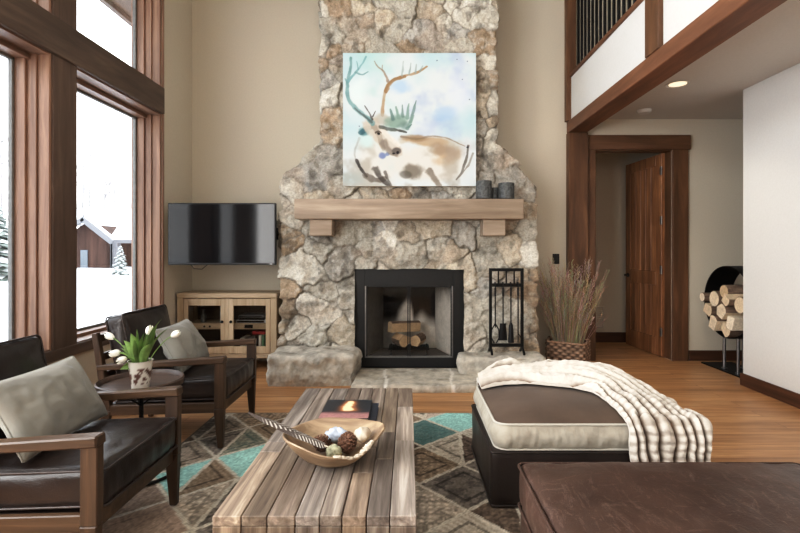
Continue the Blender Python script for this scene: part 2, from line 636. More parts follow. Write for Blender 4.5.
def make_door():
    hx, hy = DX1 - .02, YB + .145
    d = bpy.data.objects.new('door_1', None)
    COL.objects.link(d)
    d['kind'] = 'structure'
    W, H, T = .83, DZ - .02, .045
    dirv = Vector((-.055, .82, 0)).normalized()
    nrm = Vector((-dirv.y, dirv.x, 0))           # faces the room's left
    nrm = -nrm if nrm.x > 0 else nrm
    base = Vector((hx, hy, .008))
    R = Matrix(((dirv.x, nrm.x, 0, base.x), (dirv.y, nrm.y, 0, base.y), (0, 0, 1, base.z), (0, 0, 0, 1)))
    m = MB()
    st = .12
    m.box(0, st, -T / 2, T / 2, 0, H, .004, M_=R)
    m.box(W - st, W, -T / 2, T / 2, 0, H, .004, M_=R)
    m.box(st, W - st, -T / 2, T / 2, 0, .22, .004, M_=R)
    m.box(st, W - st, -T / 2, T / 2, .86, 1.03, .004, M_=R)
    m.box(st, W - st, -T / 2, T / 2, H - .13, H, .004, M_=R)
    leaf = obj('door_leaf', m, 'door', d)
    p = MB()
    for z0, z1 in ((.22, .86), (1.03, H - .13)):
        n = 5
        for i in range(n):
            a = st + (W - 2 * st) * i / n
            b = st + (W - 2 * st) * (i + 1) / n
            p.box(a + .002, b - .002, -T / 2 + .012, T / 2 - .012, z0 - .01, z1 + .01, .004, M_=R)
    obj('door_panel', p, 'door', d)
    h = MB()
    h.lathe([(.028, 0), (.028, .008), (.012, .012), (.012, .05), (0, .052)], 16, M_=R @ Matrix.Translation((W - .065, T / 2, .95)) @ Matrix.Rotation(-PI / 2, 4, 'X'))
    h.box(W - .18, W - .055, T / 2 + .04, T / 2 + .055, .94, .965, .006, M_=R)
    obj('door_handle', h, 'black', d, label='black lever handle')
    for z in (.25, 1.0, 1.6, 2.2):
        g = MB().box(-.012, .03, T / 2 - .002, T / 2 + .004, z, z + .1, .001, M_=R)
        g.tube([R @ Vector((-.012, T / 2 + .004, z)), R @ Vector((-.012, T / 2 + .004, z + .1))], .007, 8)
        obj('door_hinge', g, 'steel', d, label='steel hinge')


make_door()

# ------------------------------------------------------------------ window wall
ZS, ZT0, ZT1, ZW = .58, 2.70, 2.97, 4.06      # sill, transom bottom/top, upper head
XO = XL - .30                                 # outer face of the wall
bays = [(3.67, 4.94), (2.13, 3.42), (.60, 1.88), (-.93, .35), (-2.46, -1.18)]
w = MB()
w.box(XO, XL, YF, YB, 0, ZS, 0)
w.box(XO, XL, YF, YB, ZW, ZC, 0)
w.box(XO, XL, bays[0][1], YB, ZS, ZW, 0)
w.box(XO, XL, YF, bays[-1][0], ZS, ZW, 0)
for (a0, a1), (b0, b1) in zip(bays[:-1], bays[1:]):
    w.box(XO, XL - .03, b1, a0, ZS, ZW, 0)
struct('wall_left', w, 'wall')
k = 6
for (a0, a1), (b0, b1) in zip(bays[:-1], bays[1:]):
    k += 1
    struct('trim_%d' % k, MB().box(XL - .05, XL + .012, b1, a0, ZS - .0, ZW + .05, .005), 'post')
struct('trim_11', MB().box(XL - .02, XL + .03, YF, bays[0][1] + .015, ZT0, ZT1, .006), 'transom')
struct('trim_12', MB().box(XL - .01, XL + .016, YF, bays[0][1] + .04, ZS - .075, ZS + .005, .004), 'transom')
struct('trim_13', MB().box(XL - .0, XL + .016, bays[0][1] - .0, bays[0][1] + .035, ZS - .075, ZW + .05, .004), 'jamb')
struct('baseboard_left', MB().box(XL, XL + .018, YF, YB, 0, .118, .004), 'basey')
wn = 0
for bi, (y0, y1) in enumerate(bays):
    for z0, z1, up in ((ZS, ZT0, 0), (ZT1, ZW, 1)):
        wn += 1
        g = bpy.data.objects.new('window_%d' % wn, None)
        COL.objects.link(g)
        g['kind'] = 'structure'
        xg = XL - .235
        # stepped wood jambs: liner, stop, sash
        j = MB()
        for (ya, yb) in ((y1 - .012, y1), (y0, y0 + .012)):
            j.box(XO, XL, ya, yb, z0, z1, .002)
        s_ = 1
        for yy, sg in ((y1, -1), (y0, 1)):
            def bx(x0, x1, d0, d1, m=j):
                ya, yb = sorted((yy + sg * d0, yy + sg * d1))
                m.box(x0, x1, ya, yb, z0, z1, .003)
            bx(XL - .085, XL - .003, .012, .018)
            bx(XL - .15, XL - .085, .012, .032)
            bx(xg - .03, XL - .15, .012, .05)
        obj('window_jamb', j, 'jamb', g)
        h = MB()
        h.box(XO, XL - .002, y0, y1, z1 - .014, z1, .002)
        h.box(xg - .03, XL - .13, y0, y1, z1 - .05, z1 - .014, .003)
        h.box(XO, XL - .002, y0, y1, z0, z0 + .014, .002)
        h.box(xg - .03, XL - .13, y0, y1, z0 + .014, z0 + .04, .003)
        obj('window_head', h, 'jambh', g)
        fr = MB()
        fw = .022
        ya, yb, za, zb = y0 + .048, y1 - .048, z0 + .038, z1 - .048
        for q in ((ya, ya + fw, za, zb), (yb - fw, yb, za, zb), (ya, yb, za, za + fw), (ya, yb, zb - fw, zb)):
            fr.box(xg - .02, xg + .012, q[0], q[1], q[2], q[3], .003)
        obj('window_sash', fr, 'sash', g)
        obj('window_pane', MB().box(xg - .008, xg - .003, ya + .005, yb - .005, za + .005, zb - .005, 0), 'glass', g)

# ------------------------------------------------------------------ outdoors
nx, ny = 60, 70
gx = np.linspace(-45, XO - .02, nx); gy = np.linspace(-14, 50, ny)
GX, GY = np.meshgrid(gx, gy, indexing='ij')
DIST = np.clip(XO - GX, 0, 99)


def snowz(x, y):
    d = np.clip(XO - x, 0, 99)
    return -.05 + .75 * sstep(.5, 6.5, d) + .16 * (fbm(x * .35, y * .35, 5) - .5) * sstep(.5, 4, d)


GZ = snowz(GX, GY)
obj('ground_snow', MB().grid(np.stack([GX, GY, GZ], -1)), 'snow', kind='structure')
obj('roof_eave', MB().box(XO - .55, XO - .0, YF - 1, 6.3, 4.12, 4.2, 0).box(XO - .58, XO - .52, YF - 1, 6.3, 4.06, 4.22, 0), 'transom', kind='structure')


def make_cabin():
    M['cabsid'] = wood('cabin_siding', (88, 61, 50), (60, 41, 34), 'z', .9, across=5, along=.4)
    M['cabtrim'] = plain('cabin_trim', (112, 112, 116), .8)
    M['cabglass'] = plain('cabin_window', (96, 104, 112), .2)
    c = thing('cabin', 'brown timber cabin under a snow covered roof seen through the far window', 'cabin', (-11.0, 16.2, .55))
    D = 16.2
    def P(px, py, dy=0):
        y = D + dy
        return Vector(((px - HX) / F_ * y, y, CH + (HY - py) / F_ * y))
    w = MB()
    pts = [(70, 276), (106.5, 276), (106.5, 242), (84, 224), (70, 233)]
    A = [P(*p) for p in pts]
    B = [p + Vector((0, 5.0, 0)) for p in A]
    n = len(A)
    w.add(A + B, [tuple(range(n))] + [(i, (i + 1) % n, n + (i + 1) % n, n + i)[::-1] for i in range(n)])
    w.box(P(106, 270).x, P(150, 270).x, D + 1.6, D + 5, .4, P(0, 238, 1.6).z, 0)
    obj('cabin_wall', w, 'cabsid', c, 0)
    r = MB()
    # side roof: big snow plane facing the viewer
    r.hexa([P(100, 243, .3), P(150, 243, .3), P(150, 213, 4.6), P(70, 213, 4.6),
            P(100, 239.5, .3), P(150, 239.5, .3), P(150, 209, 4.6), P(70, 209, 4.6)])
    # gable roof slope
    r.hexa([P(83, 220, -.4), P(111, 242, -.4), P(111, 239, 4), P(84, 219, 4),
            P(83, 214, -.4), P(112, 237, -.4), P(112, 232, 4), P(84, 211, 4)])
    r.hexa([P(64, 232, -.4), P(84, 218, -.4), P(84, 219, 4), P(64, 232, 4),
            P(64, 227, -.4), P(84, 213, -.4), P(84, 211, 4), P(64, 225, 4)])
    obj('cabin_roof', r, 'snow', c, 0, label='snow covered roof')
    t = MB()
    t.bar(P(82, 219, -.45), P(112, 242.5, -.45), .1, .14)
    t.bar(P(64, 232, -.45), P(84, 218.5, -.45), .1, .14)
    t.bar(P(100, 241.5, .25), P(150, 241.5, .25), .1, .12)
    for px in (111, 116, 150):
        t.bar(P(px, 276, .3), P(px, 241, .3), .22, .22, up=(0, 1, 0))
    obj('cabin_trim', t, 'cabtrim', c, 0)
    g = MB().box(P(81, 0).x, P(88, 0).x, D - .03, D + .05, P(0, 268).z, P(0, 250).z, .0)
    obj('cabin_window', g, 'cabglass', c, 0)


make_cabin()


def bare_tree(x, y, h, label, name='bare_tree', seed=0, grp='bare trees beyond the cabin', spread=.09, r0=.075):
    rd = random.Random(seed)
    z = float(snowz(np.array(x), np.array(y))) - .05
    m = MB()
    top = Vector((x + rd.uniform(-.3, .3), y, z + h))
    bs = Vector((x, y, z))
    pts = [bs.lerp(top, i / 6) + Vector((rd.uniform(-.06, .06) * h / 6, 0, 0)) for i in range(7)]
    m.tube(pts, [r0 * (1 - i / 6.6) for i in range(7)], 5)
    for i in range(26):
        f = rd.uniform(.25, .97)
        p = bs.lerp(top, f)
        a = rd.uniform(0, 2 * PI)
        L = h * spread * (1.15 - f) * rd.uniform(.6, 1.4) + .12
        q = p + Vector((math.cos(a) * L, math.sin(a) * L, L * rd.uniform(.6, 1.3)))
        mid = p.lerp(q, .5) + Vector((0, 0, -.08 * L))
        m.tube([p, mid, q], [r0 * .3, r0 * .2, r0 * .08], 4, caps=False)
        for _ in range(3):
            f2 = rd.uniform(.3, .9)
            s0 = p.lerp(q, f2)
            s1 = s0 + Vector((rd.uniform(-1, 1), rd.uniform(-1, 1), rd.uniform(.3, 1.2))) * L * .35
            m.tube([s0, s1], [r0 * .12, r0 * .05], 3, caps=False)
    o = obj(name, m, 'bark', smooth=60, at=bs)
    return tag(o, label, 'tree', grp)


ti = 0
ORD = ['first', 'second', 'third', 'fourth', 'fifth', 'sixth', 'seventh', 'eighth', 'ninth', 'tenth', 'eleventh', 'twelfth', 'thirteenth', 'fourteenth']
for px, dist, h in ((74, 30, 8.4), (80, 24.5, 6.8), (86, 43, 11.0), (92, 28, 7.6), (98, 38, 10.0), (104, 25.5, 6.6), (110, 33, 8.8), (117, 29, 7.4), (124, 37, 9.6), (131, 27, 7.0), (2, 20, 5.6), (10, 30, 7.8)):
    ti += 1
    bare_tree((px - HX) / F_ * dist, dist, h, ('%s pale bare tree from the left behind the cabin roof' % ORD[ti - 1]) if px > 40 else ('shorter pale bare tree behind the snowy fir in the near window' if px < 5 else 'taller pale bare tree behind the snowy fir in the near window'), seed=ti,
              grp='bare trees behind the cabin' if px > 40 else 'bare trees by the fir')


def conifer(x, y, h, r, label, name, seed, dens=1.0):
    rd = random.Random(seed)
    z = float(snowz(np.array(x), np.array(y))) - .03
    c = thing(name, label, 'tree', (x, y, z))
    obj('trunk', MB().tube([(x, y, z), (x, y, z + h)], [r * .06, .01], 6), 'bark', c)
    g, s = MB(), MB()
    n = int(90 * dens)
    for i in range(n):
        f = (i + .5) / n
        zz = z + h * (.06 + .92 * f)
        a = i * 2.39996
        L = r * (1 - f) ** .85 * rd.uniform(.75, 1.1) + .05
        d = Vector((math.cos(a), math.sin(a), 0))
        sd = Vector((-d.y, d.x, 0))
        p0 = Vector((x, y, zz))
        p1 = p0 + d * L + Vector((0, 0, -.32 * L))
        wd = .28 * L + .02
        for mbb, lift, k in ((g, 0, 1), (s, .035 * r + .01, .72)):
            pm = p0.lerp(p1, .55) + Vector((0, 0, lift + .03 * r))
            mbb.add([p0 + Vector((0, 0, lift)), pm + sd * wd * k - Vector((0, 0, .06 * L)), p1.lerp(pm, 1 - k) + Vector((0, 0, lift * .6)), pm - sd * wd * k - Vector((0, 0, .06 * L)), pm],
                    [(0, 1, 4), (1, 2, 4), (2, 3, 4), (3, 0, 4)])
    obj('needles', g, M['needle'], c, 0)
    obj('snow_cover', s, 'snow', c, 0, label='snow lying on the branches')


M['needle'] = plain('fir_needles', (128, 138, 132), .9, 0, .1, 12, .2)
conifer(-9.0, 10.3, 2.1, 1.05, 'large snow laden fir tree seen through the near window', 'fir_tree', 3, 1.3)
conifer(-8.15, 13.6, .85, .3, 'small snowy evergreen sapling standing in front of the cabin', 'evergreen_sapling', 5, .6)

# ------------------------------------------------------------------ fireplace
YFP = 5.05
FX0, FX1, FZ0, FZ1 = -.55, .575, .075, 1.09           # black surround


def fx_left(z):
    return np.where(z < 2.02, -1.325, np.where(z < 2.46, -1.325 + (z - 2.02) / .44 * .425, -.90))


def fx_right(z):
    return np.where(z < 1.98, 1.335, np.where(z < 2.43, 1.335 - (z - 1.98) / .45 * .415, .92))


def make_fireplace():
    fp = thing('stone_fireplace', 'tall rustic field stone fireplace with black firebox and timber mantel', 'fireplace', (0, YFP, 0))
    step = .0125
    zz = np.arange(0, ZC - .01, step)
    side = YB - YFP
    # stations along the perimeter: left return, front, right return
    ns, nf = int(side / step), int(2.76 / step)
    sl = np.linspace(-side, 0, ns, endpoint=False)
    ff = np.linspace(0, 1, nf)
    sr = np.linspace(0, side, ns + 1)[1:]
    nv = len(zz)
    xl, xr = fx_left(zz), fx_right(zz)
    n = ns + nf + ns
    P = np.zeros((n, nv, 3)); N = np.zeros((n, nv, 3)); SP = np.zeros((n, nv))
    for i in range(ns):
        P[i, :, 0] = xl; P[i, :, 1] = YFP - sl[i]; N[i, :, 0] = -1; SP[i] = xl + sl[i]
    for i in range(nf):
        x = xl + (xr - xl) * ff[i]
        P[ns + i, :, 0] = x; P[ns + i, :, 1] = YFP; N[ns + i, :, 1] = -1; SP[ns + i] = x
    for i in range(ns):
        P[ns + nf + i, :, 0] = xr; P[ns + nf + i, :, 1] = YFP + sr[i]; N[ns + nf + i, :, 0] = 1; SP[ns + nf + i] = xr + sr[i]
    P[:, :, 2] = zz[None]
    # round the two vertical corners
    dl, dr = np.abs(SP - xl[None]), np.abs(SP - xr[None])
    idx = np.arange(n)[:, None]
    kl = .5 * np.exp(-(dl / .03) ** 2); kr = .5 * np.exp(-(dr / .03) ** 2)
    onl = idx < ns
    onr = idx >= ns + nf
    N[:, :, 0] += np.where(onl, 0, -kl * 2) + np.where(onr, 0, kr * 2)
    N[:, :, 1] += np.where(onl, -kl * 2, 0) + np.where(onr, -kr * 2, 0)
    N /= np.linalg.norm(N, axis=2, keepdims=True)
    Z = np.broadcast_to(zz[None], (n, nv))
    X = SP
    # Voronoi stones
    rd = np.random.default_rng(23)
    seeds = []
    tries = 0
    while tries < 9000:
        tries += 1
        r = rd.choice([.07, .11, .16, .22, .28], p=[.12, .2, .28, .26, .14])
        x, z = rd.uniform(-2.0, 2.0), rd.uniform(0, ZC)
        edge = min(abs(x - float(fx_left(np.array(z)))), abs(x - float(fx_right(np.array(z)))))
        if edge < .17:
            r = min(r, .14)
        if all(((x - q[0]) / 1.12) ** 2 + ((z - q[1]) / .92) ** 2 > ((r + q[2]) * .80) ** 2 for q in seeds):
            seeds.append((x, z, r))
    Q = np.array(seeds)
    wx = X + .22 * (fbm(X * 2.6, Z * 2.6, 3) - .5) + .07 * (fbm(X * 11, Z * 11, 9) - .5)
    wz = Z + .22 * (fbm(X * 2.6, Z * 2.6, 41) - .5) + .07 * (fbm(X * 11, Z * 11, 77) - .5)
    d1 = np.full(X.shape, 9.); d2 = np.full(X.shape, 9.); id1 = np.zeros(X.shape, int)
    for i, (qx, qz, qr) in enumerate(seeds):
        m = np.abs(wx - qx) < 1.0
        th = rd.uniform(-.5, .5)
        dx, dz = wx - qx, wz - qz
        ax, az = dx * math.cos(th) + dz * math.sin(th), -dx * math.sin(th) + dz * math.cos(th)
        # blend of euclidean and box metrics gives blocky, angular stones
        d = .78 * np.sqrt((ax / 1.1) ** 2 + (az / .94) ** 2) + .22 * np.maximum(np.abs(ax) / 1.15, np.abs(az) / .9) - qr * .66
        lt = d < d1
        d2 = np.where(lt, d1, np.minimum(d2, d)); d1 = np.where(lt, d, d1); id1 = np.where(lt, i, id1)
    e = d2 - d1
    ns_ = len(seeds)
    hh = rd.uniform(0, .028, ns_); tx = rd.uniform(-.13, .13, ns_); tz = rd.uniform(-.13, .13, ns_)
    body = sstep(.0, .019 + .008 * fbm(X * 6, Z * 6, 71), e)
    body = 1 - (1 - body) * (.35 + .65 * sstep(.36, .6, fbm(X * 3.1, Z * 3.1, 88)))
    rel = body * (.026 + hh[id1] + tx[id1] * (X - Q[id1, 0]) + tz[id1] * (Z - Q[id1, 1]))
    rough = (fbm(X * 9, Z * 9, 100, 5) - .5) * .06 + (fbm(X * 30, Z * 30, 60, 3) - .5) * .026
    # broken facets
    rough += (np.abs(fbm(X * 5 + hh[id1] * 900, Z * 5, 130, 3) - .5) * -.10)
    H = rel + body * rough + (1 - body) * (fbm(X * 30, Z * 30, 8) - .5) * .008
    H = np.clip(H, -.01, .088)
    # keep behind the mantel / surround zones tidy, flush at the back wall
    P = P + N * H[:, :, None]
    P[0, :, 1] = np.minimum(P[0, :, 1], YB - .001); P[-1, :, 1] = np.minimum(P[-1, :, 1], YB - .001)
    # colours
    pal = linA([(190, 184, 170), (178, 172, 158), (206, 200, 186), (166, 160, 149), (190, 177, 156), (180, 167, 148), (216, 210, 197), (176, 172, 164)])
    ci = rd.choice(len(pal), ns_, p=[.22, .17, .16, .1, .13, .06, .08, .08])
    brown = linA([(168, 146, 120), (160, 141, 118), (180, 162, 138), (170, 155, 136)])
    base = pal[ci].copy()
    for i, (qx, qz, qr) in enumerate(seeds):
        edge = min(abs(qx - float(fx_left(np.array(qz)))), abs(qx - float(fx_right(np.array(qz)))))
        if edge < .2 and rd.random() < .4:
            base[i] = brown[rd.integers(4)]
        elif rd.random() < .07:
            base[i] = brown[rd.integers(4)]
    C = base[id1]
    mot = fbm(X * 7, Z * 7, 200, 5)[..., None]
    C = C * (.60 + .78 * mot)
    lich = sstep(.50, .74, fbm(X * 26, Z * 26, 300, 4) * .7 + .3 * fbm(X * 3, Z * 3, 340))[..., None]
    C = C * (1 - .55 * lich) + .55 * lich * linA((206, 202, 190))
    dk = sstep(.58, .72, fbm(X * 11, Z * 11, 400, 4))[..., None]
    C = C * (1 - .42 * dk)
    wm = sstep(.55, .75, fbm(X * 4, Z * 4, 500, 3))[..., None]
    C = C * (1 - .35 * wm) + .35 * wm * linA((186, 160, 134)) * (.7 + .5 * mot)
    mort = linA((168, 158, 143))
    C = C * body[..., None] + (1 - body[..., None]) * mort * (.34 + .5 * mot)
    g = MB()
    mk = np.zeros((n - 1, nv - 1), bool)
    cx = .25 * (X[:-1, :-1] + X[1:, :-1] + X[:-1, 1:] + X[1:, 1:]); cz = Z[:-1, :-1] + step / 2
    wob = 0
    mk[(cx > FX0 - .004 + wob) & (cx < FX1 + .004 + wob) & (cz < FZ1 + .008 + wob)] = True
    sl_ = slice(ns + 4, ns + nf - 4)
    P[sl_, :, 0] += .022 * (fbm(X[sl_] * 5, Z[sl_] * 5, 151, 3) - .5)
    P[sl_, :, 2] += .022 * (fbm(X[sl_] * 5, Z[sl_] * 5, 161, 3) - .5)
    g.grid(P, C, mask=mk)
    obj('chimney_breast', g, 'stone', fp, 180)

    # hearth: flagstone slab
    def rock(x0, x1, y0, y1, z0, z1, seed, amp=.03, res=.025, base=(170, 161, 148), joints=None, topamp=.5):
        nxx, nyy, nzz = [max(4, int((b - a) / res)) for a, b in ((x0, x1), (y0, y1), (z0, z1))]
        m = MB()
        c = Vector(((x0 + x1) / 2, (y0 + y1) / 2, (z0 + z1) / 2))
        hx, hy, hz = (x1 - x0) / 2, (y1 - y0) / 2, (z1 - z0) / 2
        rad = min(hz * .75, .05)

        def face(u, v, fn):
            A = np.zeros((len(u), len(v), 3)); T = np.zeros((len(u), len(v), 3))
            for i, a in enumerate(u):
                for j, b in enumerate(v):
                    p = Vector(fn(a, b))
                    q = Vector([max(-h + rad, min(h - rad, t)) for t, h in zip(p, (hx, hy, hz))])
                    dd = p - q
                    dd = dd.normalized() if dd.length > 1e-6 else Vector((0, 0, 1))
                    pw = q + dd * rad
                    wq = (c + pw)
                    nz_ = mnoise.fractal(wq * 5 + Vector((seed * 7.3, 0, 0)), .9, 2.0, 5) * amp
                    nz_ += (mnoise.noise(wq * 2.3 + Vector((seed, 3, 1)))) * amp * 1.1
                    k = topamp if dd.z > .7 else 1
                    wq = wq + dd * nz_ * k
                    if wq.z < z0 + .002 or p.z <= -hz + 1e-5:
                        wq.z = z0
                    A[i, j] = wq
                    mt = .5 + .5 * mnoise.fractal(wq * 9 + Vector((seed, 0, 0)), .8, 2, 5)
                    cc = linA(base) * (.5 + .8 * max(0, min(1, mt)))
                    li = max(0, min(1, (mnoise.fractal(wq * 21 + Vector((3, seed, 0)), .7, 2, 4)) * 1.6))
                    cc = cc * (1 - .4 * li) + .4 * li * linA((214, 210, 198))
                    if joints:
                        for jx in joints:
                            d = abs(wq.x - (jx + .02 * math.sin(wq.y * 9 + jx * 5)))
                            if d < .014:
                                cc = linA((224, 218, 206)); A[i, j, 2] -= .004 if dd.z > .7 else 0
                                A[i, j, 1] += .008 if dd.y < -.7 else 0
                    T[i, j] = cc
            return A, T
        U, Vv, Wz = np.linspace(-hx, hx, nxx), np.linspace(-hy, hy, nyy), np.linspace(-hz, hz, nzz)
        for A, T, fl in (
            (*face(U, Vv, lambda a, b: (a, b, hz)), False),
            (*face(U, Wz, lambda a, b: (a, -hy, b)), False),
            (*face(U, Wz, lambda a, b: (a, hy, b)), True),
            (*face(Vv, Wz, lambda a, b: (-hx, a, b)), True),
            (*face(Vv, Wz, lambda a, b: (hx, a, b)), False)):
            m.grid(A, T, flip=fl)
        return m
    obj('hearth_slab', rock(-.52, 1.34, 4.36, 5.03, .0, .068, 2, .008, .016, (194, 184, 166), joints=(-.22, .42, .95), topamp=.35), 'slab', fp, 60)
    obj('hearth_block', rock(-1.36, -.50, 4.55, 5.04, 0, .30, 5, .05, .02, (186, 178, 164)), 'slab', fp, 60, label='large rough stone block left of the firebox')
    obj('hearth_block', rock(.50, 1.37, 4.74, 5.04, .066, .245, 9, .036, .02, (192, 184, 170)), 'slab', fp, 60, label='rough stone block right of the firebox')

    # black surround with a slightly torn stone edge in front of it
    OX0, OX1, OZ0, OZ1 = -.455, .475, .165, .92
    s = MB()
    yy0, yy1 = YFP + .014, YFP + .06
    s.box(FX0 - .06, OX0, yy0, yy1, .06, FZ1 + .03, .002)
    s.box(OX1, FX1 + .06, yy0, yy1, .06, FZ1 + .03, .002)
    s.box(OX0, OX1, yy0, yy1, OZ1, FZ1 + .03, .002)
    s.box(OX0, OX1, yy0 - .006, yy1, .06, OZ0, .002)
    sur = obj('firebox_surround', s, 'black', fp)
    fr = MB()
    fr.box(OX0, OX0 + .014, yy0 - .012, yy1, OZ0, OZ1, .002).box(OX1 - .014, OX1, yy0 - .012, yy1, OZ0, OZ1, .002)
    fr.box(OX0, OX1, yy0 - .012, yy1, OZ0, OZ0 + .014, .002)
    obj('firebox_trim', fr, 'steel', fp, label='thin bright metal trim around the firebox opening')
    # firebox interior, splayed
    b = MB()
    bx0, bx1, by = OX0 + .17, OX1 - .16, YFP + .5
    def panel(p00, p10, p11, p01, fn, nu=40, nv_=40):
        p00, p10, p11, p01 = map(np.array, (p00, p10, p11, p01))
        u = np.linspace(0, 1, nu)[:, None, None]; v = np.linspace(0, 1, nv_)[None, :, None]
        A = (p00 * (1 - u) + p10 * u) * (1 - v) + (p01 * (1 - u) + p11 * u) * v
        b.grid(A, fn(np.broadcast_to(u[..., 0], (nu, nv_)), np.broadcast_to(v[..., 0], (nu, nv_))))
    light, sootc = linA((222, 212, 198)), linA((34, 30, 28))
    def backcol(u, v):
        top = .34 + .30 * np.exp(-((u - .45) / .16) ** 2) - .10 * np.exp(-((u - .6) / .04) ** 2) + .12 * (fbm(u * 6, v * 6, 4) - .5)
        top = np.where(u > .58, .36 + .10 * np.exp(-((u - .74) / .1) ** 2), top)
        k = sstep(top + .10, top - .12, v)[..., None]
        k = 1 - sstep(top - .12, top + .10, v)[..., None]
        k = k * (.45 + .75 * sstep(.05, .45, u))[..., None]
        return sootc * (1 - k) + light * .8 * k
    def rightcol(u, v):  # right wall painted brighter, as if lit, below a sooty top
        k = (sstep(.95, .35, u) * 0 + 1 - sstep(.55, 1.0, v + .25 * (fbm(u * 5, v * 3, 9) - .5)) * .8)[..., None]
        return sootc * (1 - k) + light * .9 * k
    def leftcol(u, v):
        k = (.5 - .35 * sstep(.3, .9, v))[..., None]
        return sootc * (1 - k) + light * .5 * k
    zf = OZ0 + .005
    panel((bx0, by, zf), (bx1, by, zf), (bx1, by, OZ1 + .1), (bx0, by, OZ1 + .1), backcol)
    panel((OX1, yy1, zf), (bx1, by, zf), (bx1, by, OZ1 + .1), (OX1, yy1, OZ1 + .1), rightcol)
    panel((OX0, yy1, zf), (bx0, by, zf), (bx0, by, OZ1 + .1), (OX0, yy1, OZ1 + .1), leftcol)
    panel((OX0, yy0, zf), (OX1, yy0, zf), (bx1, by, zf), (bx0, by, zf), lambda u, v: np.broadcast_to(linA((104, 98, 92)), u.shape + (3,)))
    panel((OX0, yy1, OZ1 + .1), (OX1, yy1, OZ1 + .1), (bx1, by, OZ1 + .1), (bx0, by, OZ1 + .1), lambda u, v: np.broadcast_to(sootc, u.shape + (3,)), 6, 6)
    obj('firebox', b, 'soot', fp, 0, label='sooty firebrick firebox, right wall painted as lit')
    xm = (OX0 + OX1) / 2
    for a0, a1 in ((OX0 + .014, xm - .004), (xm + .004, OX1 - .014)):
        d = MB()
        d.box(a0, a0 + .012, yy0 - .004, yy0 + .01, OZ0 + .014, OZ1, .001).box(a1 - .012, a1, yy0 - .004, yy0 + .01, OZ0 + .014, OZ1, .001)
        d.box(a0, a1, yy0 - .004, yy0 + .01, OZ1 - .012, OZ1, .001)
        dd = obj('firebox_door', d, 'black', fp)
        obj('glass_pane', MB().box(a0 + .012, a1 - .012, yy0 + .001, yy0 + .004, OZ0 + .016, OZ1 - .012, 0), 'glass3', dd)

    # mantel with two corbels
    mz0, mz1 = 1.607, 1.808
    mb = MB().box(-1.128, 1.148, 4.75, 5.04, mz0, mz1, .012, seg=2)
    man = obj('mantel', mb, 'mantel', fp, label='pale weathered timber mantel beam')
    for x in (-.985, .752):
        obj('corbel', MB().box(x, x + .225, 4.80, 5.04, mz0 - .165, mz0, .006), 'mantel', man)
    return fp


make_fireplace()
YFACE = YFP - .07

# fire grate and logs
fg = thing('fire_grate', 'black iron fire grate holding logs inside the firebox', 'grate', (0, 5.28, .17))
for sx in (-.18, .2):
    l = MB()
    l.tube([(sx, 5.12, .178), (sx, 5.14, .23), (sx, 5.42, .23), (sx, 5.42, .178)], .009, 6)
    l.tube([(sx, 5.14, .23), (sx, 5.12, .30)], .009, 6)
    obj('end_rail', l, 'iron', fg)
for i in range(7):
    y = 5.15 + i * .042
    obj('grate_bar', MB().tube([(-.21, y, .232), (.23, y, .232)], .007, 6), 'iron', fg)


